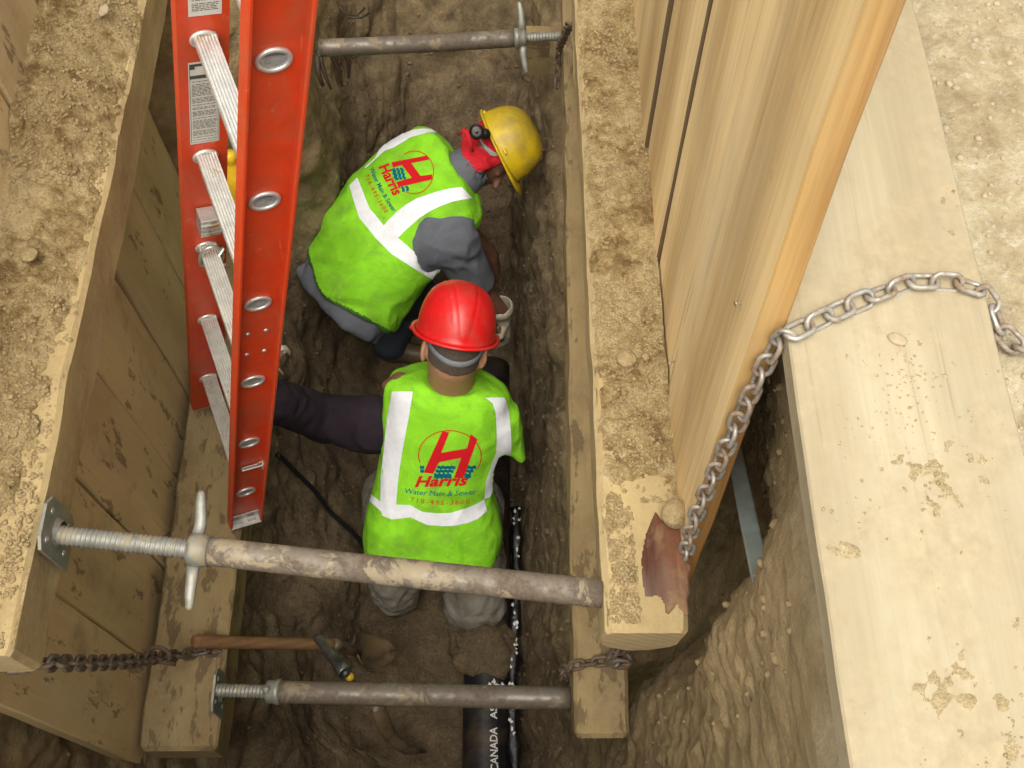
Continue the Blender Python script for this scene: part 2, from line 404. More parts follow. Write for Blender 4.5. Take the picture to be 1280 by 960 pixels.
M['handle'] = wood('worn_handle', (.24, .14, .07), (.13, .07, .035), (.14, .09, .05), .4, 12, knots=False)
M['steel_dark'] = metal('dark_steel', (.16, .16, .16), (.06, .06, .06), rough=.35, metallic=.8, mud=(.15, .10, .06), mud_amt=.3)
M['mudsteel'] = metal('mud_caked_steel', (.16, .12, .08), (.07, .05, .035), rough=.45, metallic=.4, mud=(.14, .095, .05), mud_amt=.7)
M['root'] = plain('wet_root', (.045, .03, .02), .6, var=.4, scale=60, bump=.5)
M['label_white'] = plain('label_white', (.58, .57, .53), .55, var=.15, scale=50)
M['label_ink'] = plain('label_ink', (.06, .06, .06), .6)
M['stake'] = plain('grey_painted_bar', (.20, .23, .21), .6, var=.3, scale=30, grime=(.20, .14, .08), grime_amt=.5)
M['yellow_plastic'] = plain('yellow_plastic', (.66, .42, .02), .4, var=.15)
M['hollow'] = metal('rung_hollow', (.42, .41, .42), (.16, .155, .16), rough=.5, metallic=.3, sc_=1.5)
M['nail'] = metal('nail_steel', (.6, .6, .58), (.4, .4, .4), rough=.35)

# ================================================================== THE TRENCH
def smooth01(t): t = np.clip(t, 0, 1); return t * t * (3 - 2 * t)
# cross profiles (X, D): ground left, left wall, floor, right wall, ground right
PF_NEAR = [(-40, 1.27), (-8, 1.27), (-2.2, 1.27), (-1.35, 1.27), (-1.10, 1.30), (-1.03, 1.6), (-.99, 2.2), (-.96, 2.8), (-.90, 3.15), (-.70, 3.40),
           (-.45, 3.72), (-.25, 3.84), (.0, 3.86), (.14, 3.84), (.21, 3.6), (.27, 3.2), (.36, 2.9), (.41, 2.6), (.44, 2.2), (.45, 1.75), (.452, 1.42),
           (.50, 1.30), (.80, 1.27), (1.5, 1.27), (2.6, 1.27), (8, 1.27), (40, 1.27)]
PF_MID = [(-40, 1.27), (-8, 1.27), (-2.2, 1.27), (-1.35, 1.27), (-1.12, 1.30), (-1.06, 1.6), (-1.04, 2.2), (-1.02, 2.8), (-.98, 3.1), (-.74, 3.14),
          (-.62, 3.50), (-.42, 3.84), (.0, 3.88), (.14, 3.84), (.19, 3.55), (.22, 3.2), (.27, 2.98), (.50, 2.94), (.62, 2.5), (.60, 1.95), (.49, 1.50),
          (.50, 1.30), (.80, 1.27), (1.5, 1.27), (2.6, 1.27), (8, 1.27), (40, 1.27)]
PF_FAR = [(-40, 1.27), (-8, 1.27), (-2.2, 1.27), (-1.35, 1.27), (-1.08, 1.30), (-.98, 1.6), (-.70, 2.0), (-.56, 2.3), (-.54, 2.8), (-.52, 3.2),
          (-.44, 3.55), (-.3, 3.80), (.0, 3.86), (.14, 3.80), (.19, 3.5), (.22, 3.2), (.27, 2.98), (.50, 2.94), (.55, 2.5), (.55, 1.95), (.49, 1.50),
          (.50, 1.30), (.80, 1.27), (1.5, 1.27), (2.6, 1.27), (8, 1.27), (40, 1.27)]
def build_ground():
    seg_n = []
    for i in range(len(PF_NEAR) - 1):
        L = math.hypot(PF_MID[i + 1][0] - PF_MID[i][0], PF_MID[i + 1][1] - PF_MID[i][1])
        if abs(PF_MID[i][0]) > 1.6 or abs(PF_MID[i + 1][0]) > 1.6 and i < 3: seg_n.append(6 if L > 3 else 12)
        else: seg_n.append(max(3, int(L / (.011 if i > 7 else .02))))
    par = []
    for i, n in enumerate(seg_n): par += [i + k / n for k in range(n)]
    par.append(len(seg_n)); par = np.array(par)
    def prof(P):
        P = np.array(P, float); i = np.clip(par.astype(int), 0, len(P) - 2); f = (par - i)[:, None]
        q = P[i] * (1 - f) + P[i + 1] * f
        core = np.abs(q[:, 0]) < 1.5
        for _ in range(14):                         # round off the corners
            q[1:-1] = np.where(core[1:-1, None], q[1:-1] * .5 + (q[:-2] + q[2:]) * .25, q[1:-1])
        return q
    pn, pm, pf = prof(PF_NEAR), prof(PF_MID), prof(PF_FAR)
    ys = list(np.linspace(-40, -4, 8)) + list(np.linspace(-3, -.4, 14)) + list(np.arange(-.3, .3, .03)) + list(np.arange(.3, 3.6, .0115)) + list(np.arange(3.62, 4.6, .03)) + list(np.linspace(5, 9, 12)) + list(np.linspace(12, 60, 8))
    Y = np.array(ys)[:, None]
    a = smooth01((Y - .44) / .22); b = smooth01((Y - 1.95) / .35)
    X = pn[None, :, 0] * (1 - a) + pm[None, :, 0] * a; D = pn[None, :, 1] * (1 - a) + pm[None, :, 1] * a
    X = X * (1 - b) + pf[None, :, 0] * b; D = D * (1 - b) + pf[None, :, 1] * b
    g = smooth01((Y + .25) / .5) * (1 - smooth01((Y - 2.55) / 1.75)) 
    D = 1.27 + (D - 1.27) * g
    P = np.stack([X, np.broadcast_to(Y, X.shape), CZ - D], -1)
    du = np.gradient(P, axis=1); dv = np.gradient(P, axis=0)
    N = np.cross(du, dv); N /= np.linalg.norm(N, axis=-1, keepdims=True) + 1e-9
    depth = np.clip((D - 1.30) / .5, 0, 1)
    near = np.exp(-np.maximum(0, np.abs(X) - 2) / 3)
    warp = np.stack([fbm(P, 2.2, 3, 2), fbm(P, 2.2, 4, 2), fbm(P, 2.2, 5, 2)], -1) * .09
    big = fbm(P + warp, 2.6, 11, 3); mid = fbm(P + warp, 8, 12, 4, .55)
    ridg = 1 - np.abs(fbm(P + warp * 1.6, 6.5, 13, 3)) * 2.6            # cracks and clods
    fine = fbm(P, 42, 14, 3, .6)
    clod = np.maximum(0, fbm(P, 19, 15, 2)) ** 1.2
    calm = smooth01((np.array(X) - .25) / .12)          # the right bank is smooth packed clay
    amp = depth * (.070 * (1 - .35 * calm) * big + (.026 - .021 * calm) * mid + (.015 - .013 * calm) * np.clip(-ridg, -1, .2) + .016 * clod * (1 - .5 * calm) + .0105 * (1 + .7 * calm) * fine)
    amp += (1 - depth) * near * (.010 * big + .006 * mid + .0045 * fine)
    flat = smooth01((np.array(X) - .40) / .06) * (1 - depth)             # where the board lies
    P = P + N * amp[..., None]
    P[..., 2] = np.where((depth < .02) & (X > .43) & (X < .72), np.minimum(P[..., 2], -.006), P[..., 2])
    ny, nx = X.shape
    idx = np.arange(ny * nx).reshape(ny, nx)
    F = np.stack([idx[:-1, :-1], idx[:-1, 1:], idx[1:, 1:], idx[1:, :-1]], -1).reshape(-1, 4)
    me = bpy.data.meshes.new('ground'); V = P.reshape(-1, 3)
    me.vertices.add(len(V)); me.vertices.foreach_set('co', V.ravel())
    me.loops.add(F.size); me.loops.foreach_set('vertex_index', F.ravel().astype(np.int32))
    me.polygons.add(len(F)); me.polygons.foreach_set('loop_start', np.arange(0, F.size, 4, dtype=np.int32)); me.polygons.foreach_set('loop_total', np.full(len(F), 4, dtype=np.int32))
    me.update(calc_edges=True); me.validate()
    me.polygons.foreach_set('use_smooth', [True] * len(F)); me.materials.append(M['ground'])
    o = bpy.data.objects.new('ground', me); COL.objects.link(o); tag(o, kind='structure')
    return BVHTree.FromPolygons([Vector(v) for v in V], [tuple(map(int, f)) for f in F]), P
GBVH, GP = build_ground()
def on_ground(p, lift=0):
    """nearest ground point below/around p"""
    q = GBVH.find_nearest(Vector(p)); return q[0] + q[1] * lift, q[1]

# ------------------------------------------------------------------ timber
def timber(name, o, ax, ay, az, L, Wd, T, mats, parent=None, ch=.004, rough=.0015, seed=0, wane=None, step=.05, edge=None, endch=.004):
    """sawn timber: local x along the length, y across, z thickness; mats = [face, end, edge(-y side)]"""
    rnd = random.Random(seed * 77 + 5)
    nx = max(2, int(L / step)); per = []
    def side(a, b, n):
        return [(a[0] + (b[0] - a[0]) * k / n, a[1] + (b[1] - a[1]) * k / n) for k in range(n)]
    c = ch; nw = max(2, int(Wd / .04)); ntk = max(1, int(T / .04))
    pts = side((c, 0), (Wd - c, 0), nw) + side((Wd - c, 0), (Wd, c), 1) + side((Wd, c), (Wd, T - c), ntk) + side((Wd, T - c), (Wd - c, T), 1) + side((Wd - c, T), (c, T), nw) + side((c, T), (0, T - c), 1) + side((0, T - c), (0, c), ntk) + side((0, c), (c, 0), 1)
    kinds = [0] * nw + [0] + [0] * ntk + [0] + [0] * nw + [2] + [2] * ntk + [2]
    n = len(pts); V = []; xs = [0, endch] + [L * k / nx for k in range(1, nx)] + [L - endch, L]
    arr = np.array([[x, p[0], p[1]] for x in xs for p in pts])
    nz = np.stack([fbm(arr + seed * 3.1, 9, 1, 2), fbm(arr + seed * 3.1, 9, 2, 2)], -1) * rough * 2.2
    arr[:, 1] += nz[:, 0]; arr[:, 2] += nz[:, 1]
    bowy = rnd.uniform(-1, 1) * .002 * L
    arr[:, 2] += bowy * np.sin(arr[:, 0] / L * math.pi)
    for i in range(len(xs)):
        if i in (0, len(xs) - 1):
            s_ = arr[i * n:(i + 1) * n]; cy_, cz_ = Wd / 2, T / 2
            s_[:, 1] = cy_ + (s_[:, 1] - cy_) * (1 - endch * 1.4 / Wd); s_[:, 2] = cz_ + (s_[:, 2] - cz_) * (1 - endch * 1.4 / T)
    if wane: arr = wane(arr)
    F = []; I = []
    for i in range(len(xs) - 1):
        for k in range(n):
            F.append((i * n + k, i * n + (k + 1) % n, (i + 1) * n + (k + 1) % n, (i + 1) * n + k)); I.append(kinds[k] if len(mats) > 2 else 0)
    F.append(tuple(range(n))[::-1]); F.append(tuple((len(xs) - 1) * n + k for k in range(n))); I += [1, 1] if len(mats) > 1 else [0, 0]
    mw = frame(Vector(o), Vector(ax).normalized(), Vector(ay).normalized(), Vector(az).normalized())
    hand = Vector(ax).cross(Vector(ay)).dot(Vector(az))
    if hand > 0: F = [f[::-1] for f in F]
    return mesh_obj(name, arr, F, mats, parent, False, I, mw)

XS_L, XS_R = -.935, .377                             # inner faces of the two sheeting walls
# left sheeting wall: upright planks
sl = thing('sheeting_wall', 'left trench wall of upright weathered wide planks behind the ladder', 'plank wall', (XS_L, 1.4, Zd(3.4)))
yj = [.388, .660, .937, 1.219, 1.498, 1.776, 2.06]
for i in range(len(yj) - 1):
    g = .0035
    timber('plank', (-.898 - [.0, .006, .002, .007, .001, .005][i], yj[i] + g, Zd(3.42)), (-.032, 0, 1), (0, 1, 0), (-1, 0, -.032), 3.42 - [1.30, 1.26, 1.33, 1.24, 1.02, .98][i], yj[i + 1] - yj[i] - 2 * g, .040,
           [M['sheet_left'], M['endgrain']], sl, seed=i + 1, step=.12)
# right sheeting wall: planks leaning away
sr = thing('sheeting_wall', 'right trench wall of clean leaning upright planks in front of the pale board', 'plank wall', (XS_R, 1.4, Zd(2.2)))
lean = .168; ln = Vector((0, lean, 1)).normalized(); lw = Vector((0, 1, -lean)).normalized()
yb = [.713, 1.050, 1.346, 1.640, 1.92, 2.21, 2.50]
for i in range(len(yb) - 1):
    bot = [2.14, 2.6, 2.75, 2.8, 2.8, 2.8][i]
    y0 = yb[i] - lean * (bot - 1.27) + .002
    timber('plank', (XS_R + [.0, .003, -.004, -.011, -.004, -.010][i], y0, Zd(bot)), ln, lw, (1, 0, 0), (bot - .56) * math.sqrt(1 + lean ** 2), (yb[i + 1] - yb[i] - .006) * math.cos(math.atan(lean)), .042,
           [M['sheet_right'], M['endgrain'], M['plank_edge'] if i == 0 else M['dark_edge']], sr, seed=20 + i, step=.12, ch=.003)
for (u, v) in ((928, 378), (843, 452), (1047, 166)):  # nails and a dark knot hole
    p = W(u, v, X=XS_R)
    mb = MB()
    if u == 1047: continue
    mb.tube([p + Vector((.004, 0, 0)), p + Vector((-.010, -.003, .001))], .0016, 6); mb.tube([p + Vector((-.010, -.003, .001)), p + Vector((-.0115, -.0033, .001))], .0042, 8)
    mb.build('nail', M['nail'], sr)

# ------------------------------------------------------------------ walers
def wane_end(arr):                                   # soft rounded underside at the near end
    x = arr[:, 0]; t = np.clip(1 - x / .05, 0, 1) ** 2
    lo = arr[:, 2] < .05
    arr[:, 0] += np.where(lo, .012 * np.sin(np.clip(arr[:, 1] / .149, 0, 1) * math.pi) * t * 0 , 0)
    return arr
def round_under(arr):
    y = (arr[:, 1] - .074) / .074; lo = np.clip((.075 - arr[:, 2]) / .075, 0, 1)
    arr[:, 2] += lo * .055 * np.abs(y) ** 2.6; return arr
# upper right
wur = thing('waler', 'soil covered upper right timber waler with torn reddish bark at its near end', 'timber beam', (.30, 1.3, Zd(2.02)), 'horizontal timber walers')
timber('beam', (.228, .458, Zd(2.005)), (0, 1, 0), (1, 0, 0), (0, 0, 1), 2.6, .1485, .145, [M['waler'], M['endgrain']], wur, seed=41, ch=.011, rough=.004, step=.03, endch=.006, wane=round_under)
# torn bark patch near the end
def patch(name, outline, z, t, mat, parent, seed=0, n=26, jag=.0):
    """thin uneven slab over an outline in X,Y, top height z"""
    xs_ = [p[0] for p in outline]; ys_ = [p[1] for p in outline]
    def inside(x, y):
        c = False
        for (x1, y1), (x2, y2) in zip(outline, outline[1:] + outline[:1]):
            if (y1 > y) != (y2 > y) and x < (x2 - x1) * (y - y1) / (y2 - y1) + x1: c = not c
        return c
    def edge_d(x, y):
        m_ = 9
        for (x1, y1), (x2, y2) in zip(outline, outline[1:] + outline[:1]):
            dx, dy = x2 - x1, y2 - y1; tt = max(0, min(1, ((x - x1) * dx + (y - y1) * dy) / (dx * dx + dy * dy + 1e-9)))
            m_ = min(m_, math.hypot(x - x1 - tt * dx, y - y1 - tt * dy))
        return m_
    nx = n; ny = max(4, int(n * (max(ys_) - min(ys_)) / (max(xs_) - min(xs_))))
    V, F, ok = [], [], {}
    for j in range(ny + 1):
        for i in range(nx + 1):
            x = min(xs_) + (max(xs_) - min(xs_)) * i / nx; y = min(ys_) + (max(ys_) - min(ys_)) * j / ny
            q = float(fbm(A(x, y, seed), 45, 3, 2)) * jag
            ins = inside(x + q * .5, y + q); e = edge_d(x, y) if ins else 0
            hgt = -.006 if not ins else t * min(1, e / .006) * (1 + .5 * float(fbm(A(x * 3, y, seed), 30, 4, 2)))
            V.append((x, y, z + hgt)); ok[i, j] = ins
    for j in range(ny):
        for i in range(nx):
            if any(ok[a] for a in ((i, j), (i + 1, j), (i, j + 1), (i + 1, j + 1))):
                b = j * (nx + 1) + i; F.append((b, b + 1, b + nx + 2, b + nx + 1))
    return mesh_obj(name, V, F, mat, parent, True)
ZR = Zd(1.86)
def onr(u, v, z=None): p = W(u, v, D=CZ - (ZR if z is None else z)); return (p.x, p.y)
patch('bark', [onr(828, 596), onr(838, 625), onr(859, 650), onr(862, 768), onr(848, 752), onr(836, 768), onr(824, 748), onr(806, 747), onr(800, 705), onr(811, 650)], ZR - .0005, .0028, M['bark'], wur, 5, 34, .010)
bk = [x for x in COL.objects if x.name == 'bark'][0]; RZ = Matrix.Rotation(R(90), 4, 'Z'); bk.data.transform(RZ.inverted()); bk.matrix_basis = bk.matrix_basis @ RZ
# upper left
wul = thing('waler', 'upper left timber waler heaped with loose soil, steel plate nailed near its end', 'timber beam', (-.86, 1.3, Zd(1.97)), 'horizontal timber walers')
timber('beam', (-.932, .412, Zd(1.965)), (0, 1, 0), (1, 0, 0), (0, 0, 1), 2.3, .145, .143, [M['waler'], M['endgrain']], wul, seed=42, ch=.009, rough=.003, step=.03, endch=.012)
# lower right, rising away from us
sl_r = .235; dr = Vector((0, 1, sl_r)).normalized(); ur = Vector((0, -sl_r, 1)).normalized()
wlr = thing('waler', 'narrow lower right timber waler with a chain looped round its near end', 'timber beam', (.30, 1.3, Zd(2.6)), 'horizontal timber walers')
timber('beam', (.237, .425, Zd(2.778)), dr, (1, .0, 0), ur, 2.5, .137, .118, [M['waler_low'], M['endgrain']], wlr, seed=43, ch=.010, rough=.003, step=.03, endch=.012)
# lower left
wll = thing('waler', 'lower left timber waler standing out from the planks under the ladder feet', 'timber beam', (-.79, 1.2, Zd(3.1)), 'horizontal timber walers')
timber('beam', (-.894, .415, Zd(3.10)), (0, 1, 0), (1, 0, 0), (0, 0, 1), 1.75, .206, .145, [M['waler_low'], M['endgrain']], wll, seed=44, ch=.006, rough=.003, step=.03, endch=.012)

# ------------------------------------------------------------------ board on the ground
pb = timber('pale_board', (.416, -.25, Zd(1.268)), (0, 1, 0), (1, 0, 0), (0, 0, 1), 2.35, .287, .038, [M['pale_plank'], M['endgrain']], None, seed=50, ch=.003, rough=.001, step=.05)
tag(pb, 'wide pale pine board lying flat on the ground beside the trench', 'board')
ZB = Zd(1.230)

# ------------------------------------------------------------------ loose soil lying on timbers
def heap(name, x0, x1, y0, y1, zfun, hfun, label, step=.005, mat=None):
    nx = int((x1 - x0) / step) + 1; ny = int((y1 - y0) / step) + 1
    xs_ = np.linspace(x0, x1, nx); ys_ = np.linspace(y0, y1, ny); XX, YY = np.meshgrid(xs_, ys_)
    P = np.stack([XX, YY, 0 * XX], -1)
    H = hfun(XX, YY, P); Z0 = zfun(YY)
    ZZ = Z0 + np.maximum(H, -.006); keep = H > -.0045
    idx = np.arange(nx * ny).reshape(ny, nx)
    K = keep[:-1, :-1] | keep[1:, :-1] | keep[:-1, 1:] | keep[1:, 1:]
    F = np.stack([idx[:-1, :-1], idx[:-1, 1:], idx[1:, 1:], idx[1:, :-1]], -1)[K]
    V = np.stack([XX, YY, ZZ], -1).reshape(-1, 3)
    used = np.unique(F); mp = -np.ones(nx * ny, int); mp[used] = np.arange(len(used))
    o = mesh_obj(name, V[used], mp[F], mat or M['loose'])
    tag(o, label, kind='stuff'); return o
def h_left(X, Y, P):
    e = fbm(P, 8, 21, 4); e2 = fbm(P, 34, 22, 3, .6); cl = np.maximum(0, fbm(P, 24, 23, 2))
    # how far the soil reaches towards the inner arris
    reach = np.interp(Y, [.42, .6, .8, 1.0, 1.25, 1.6, 1.9, 2.6], [-.95, -.862, -.838, -.822, -.806, -.797, -.795, -.79]) + .014 * e
    d = (reach - X); h = np.clip(d / .05, -.3, 1)
    top = np.interp(Y, [.4, .7, 1.0, 1.3, 1.7, 2.6], [.006, .016, .030, .052, .085, .10])
    wallup = np.clip((-.84 - X) / .12, 0, 1) * np.interp(Y, [.4, 1.1, 1.7], [0, .03, .07])
    return h * top * (.75 + .4 * e) + wallup * np.clip(h, 0, 1) + (e2 * .010 + cl * .030 + np.maximum(0, fbm(P, 60, 27, 2)) * .010) * (h > -.2) - .002
heap('loose_soil', -.958, -.786, .42, 2.58, lambda Y: Zd(1.822) + 0 * Y, h_left, 'loose crumbly soil heaped along the top of the upper left waler', .0042)
def h_right(X, Y, P):
    e = fbm(P, 9, 31, 4); e2 = fbm(P, 40, 32, 3, .6); cl = np.maximum(0, fbm(P, 30, 33, 2))
    cover = np.interp(Y, [.46, .56, .7, .9, 1.2, 1.6, 3], [-.5, -.12, .15, .35, .45, .4, .35])
    edge = np.minimum((X - .232) / .022, 1.0); wall = np.clip((X - .30) / .08, 0, 1)
    h = (cover + e * .8 + wall * .2) * np.clip(edge, 0, 1)
    h = np.where((X > .29) & (Y < .70), h - .8, h)
    return np.clip(h, -.4, 1) * .013 + np.where(h > -.05, e2 * .006 + cl * .013, -.002) - np.where(edge < 0.25, .006, 0)
heap('loose_soil', .232, XS_R - .001, .47, 2.9, lambda Y: ZR - .001 + 0 * Y, h_right, 'thin crust of sandy soil on the upper right waler', .0042)
def h_board(X, Y, P):
    e = fbm(P, 10, 41, 4); e2 = fbm(P, 55, 42, 3, .6)
    blob = np.exp(-(((X - .452 + .0) / .03) ** 2 + ((Y - .40) / .022) ** 2)) * .9
    blob += np.exp(-(((X - .60) / .09) ** 2 + ((Y - .50) / .05) ** 2)) * .55 + np.exp(-(((X - .66) / .10) ** 2 + ((Y - .25) / .14) ** 2)) * .55
    blob += np.exp(-(((X - .64) / .10) ** 2 + ((Y - .02) / .13) ** 2)) * .4
    h = blob + e * .62 + np.maximum(0, e2) * .7 - .50
    return np.clip(h, -.4, 1) * .007 + np.where(h > -.05, e2 * .0030, -.002)
heap('loose_soil', .425, .70, -.05, 1.0, lambda Y: ZB + .0005 + 0 * Y, h_board, 'patches of dry soil crumbs scattered over the pale board', .004, M['dry'])

# stones and clods: lumpy bodies
def lump(name, c, r, mat, seed, sq=(1, 1, .7), label=None, cat=None, parent=None, sub=3, rough=.22, group=None):
    bm = bmesh.new(); bmesh.ops.create_icosphere(bm, subdivisions=sub, radius=1)
    V = np.array([v.co[:] for v in bm.verts]); F = [[v.index for v in f.verts] for f in bm.faces]; bm.free()
    V = V * (1 + rough * fbm(V, 1.3, seed, 3)[:, None] + rough * .3 * fbm(V, 5, seed + 3, 2)[:, None])
    V = V * np.array(sq) * r
    o = mesh_obj(name, V, F, mat, parent, True, None, Matrix.Translation(Vector(c)) @ Matrix.Rotation(seed, 4, 'Z'))
    return tag(o, label, cat, group)
p = W(845, 643, D=1.825); lump('clod', p, .026, M['clod'], 3, (1, 1.05, .9), 'round tan clod sitting on the bark at the near end of the waler', 'clod')
p = W(783, 448, D=1.84); lump('stone', p, .021, M['clod'], 5, (1, .9, .6), 'larger tan stone lying in the soil halfway along the right waler', 'stone')
p = W(807, 446, D=1.845); lump('stone', p, .009, M['clod'], 8, (1, .9, .8), 'small stone just beside the larger tan one on the right waler', 'stone')
p = W(1122, 424, D=1.226); lump('stone', p, .0115, M['pebble'], 9, (1.2, .75, .45), 'flat oval pale pebble on the pale board below the chain', 'stone')
p = W(36, 318, D=1.76); lump('stone', p, .018, M['clod'], 12, (1, .9, .45), 'flat tan stone set in the soil on the left waler', 'stone')
p = W(130, 13, D=1.73); lump('stone', p, .014, M['pebble'], 14, (1.3, .8, .6), 'grey brown pebble on the soil heap near the top planks', 'stone')
def scatter(name, pts, rr, mat, label, seed, sq=(1, 1, .7)):
    rnd = random.Random(seed); mb = MB()
    bm = bmesh.new(); bmesh.ops.create_icosphere(bm, subdivisions=1, radius=1)
    V0 = [v.co.copy() for v in bm.verts]; F0 = [[v.index for v in f.verts] for f in bm.faces]; bm.free()
    for p in pts:
        r = rr[0] + (rr[1] - rr[0]) * rnd.random() ** 2.6
        s = [r * rnd.uniform(.7, 1.3), r * rnd.uniform(.7, 1.2), r * rnd.uniform(.45, .9)]; rot = Matrix.Rotation(rnd.uniform(0, 6), 3, 'Z')
        mb.add([Vector(p) + rot @ Vector((v.x * s[0] * rnd.uniform(.8, 1.2), v.y * s[1] * rnd.uniform(.8, 1.2), v.z * s[2])) for v in V0], F0)
    o = mb.build(name, mat, smooth=True); tag(o, label, kind='stuff'); return o
rnd = random.Random(3)
def top_pts(n, x0, x1, y0, y1, z, pw=1): return [(rnd.uniform(x0, x1), y0 + (y1 - y0) * rnd.random() ** pw, z) for _ in range(n)]
def crumbs(n, x0, x1, y0, y1, zf, hf, rr, mat, label, seed, pw=1.0, sink=.3, skip=None):
    rg = np.random.RandomState(seed); X = rg.uniform(x0, x1, n); Y = y0 + (y1 - y0) * rg.rand(n) ** pw
    cl = fbm(np.stack([X, Y, 0 * X], -1), 14, seed + 60, 3); k = cl > rg.uniform(-.30, .35, n)
    X, Y = X[k], Y[k]; H = hf(X, Y, np.stack([X, Y, 0 * X], -1)); Z = zf(Y) + np.maximum(H, .0004)
    P = [(x, y, z + rr[0] * .4) for x, y, z in zip(X, Y, Z) if not (skip and skip(x, y))]
    return scatter('soil_crumbs', P, rr, mat, label, seed)
crumbs(13000, -.950, -.797, .425, 2.2, lambda Y: Zd(1.822) + 0 * Y, h_left, (.0009, .0062), M['clod'], 'crumbs of dry soil on the left heap', 1)
crumbs(13000, .240, .372, .475, 2.4, lambda Y: ZR - .001 + 0 * Y, h_right, (.0008, .0052), M['clod'], 'crumbs of dry soil on the right waler', 2, 1.3, .3, lambda x, y: x > .29 and y < .70)
crumbs(6500, .425, .698, .03, .95, lambda Y: ZB + .0005 + 0 * Y, h_board, (.0006, .0028), M['dry'], 'crumbs of dry soil on the pale board', 3, .9)
gp = []
for _ in range(5200):
    x, y = rnd.uniform(.70, 1.7), rnd.uniform(-.1, 2.6); gp.append((x, y, .001))
scatter('gravel', [on_ground(p)[0] for p in gp], (.001, .0075), M['pebble'], 'fine pale gravel on the ground beside the board', 4)
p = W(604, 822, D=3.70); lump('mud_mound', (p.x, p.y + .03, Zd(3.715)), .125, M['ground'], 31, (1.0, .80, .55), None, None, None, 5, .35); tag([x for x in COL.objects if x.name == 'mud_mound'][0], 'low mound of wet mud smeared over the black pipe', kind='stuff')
cp = []
NYY, NXX = GP.shape[:2]
while len(cp) < 4200:
    j, i = rnd.randrange(NYY), rnd.randrange(NXX); q = GP[j, i]
    if .3 < q[1] < 3.7 and abs(q[0]) < 1.0 and q[2] < Zd(1.45) and (q[2] < Zd(3.0) or rnd.random() < .6): cp.append(q)
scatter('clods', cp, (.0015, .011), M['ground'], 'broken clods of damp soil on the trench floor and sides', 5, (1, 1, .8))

# ================================================================== LADDER
SC_L = 1.075; LD = Vector(MC @ (A(-370, 709, 1320) / np.linalg.norm(A(-370, 709, 1320))))
STEP = .305 * SC_L
R0 = W(340, 68, z=5.32 * .261 * SC_L); L0 = W(254, 34, z=6.70 * .261 * SC_L)
RV = (L0 - (R0 + LD * STEP)); RV = (RV - LD * RV.dot(LD)); RL = RV.length; RV.normalize()
LWv = LD.cross(RV).normalized()
if LWv.x < 0: LWv = -LWv
Rk = lambda k: R0 + LD * STEP * k
Lk = lambda k: Rk(k) + RV * RL
lad = thing('ladder', 'orange fibreglass extension ladder with ribbed aluminium rungs standing in the trench', 'ladder', (Rk(5.62) + Lk(5.62)) / 2)
K0, K1 = -3.4, 5.60; HW = .047
def rail(base, out, nm):
    mb = MB(); L = (K1 - K0) * STEP; c = base(K0 + (K1 - K0) / 2); t = .0032
    mb.box(c + out * t, LD, LWv, out, L / 2, HW, t / 1.0)                       # web
    for s in (-1, 1):
        mb.box(c + out * .0165 + LWv * s * (HW - .003), LD, LWv, out, L / 2, .0032, .0130, ch=.001)
        mb.tube([base(K0) + out * .0300 + LWv * s * (HW - .0035), base(K1) + out * .0300 + LWv * s * (HW - .0035)], .0042, 8)
    return mb.build(nm, M['orange'], lad)
railR = rail(Rk, -RV, 'rail'); railL = rail(Lk, RV, 'rail')
def oval(r1, r2, n=20, flat=None):
    o = []
    for k in range(n):
        t = 2 * math.pi * k / n; x, y = r1 * math.cos(t), r2 * math.sin(t)
        o.append((x, y))
    return o
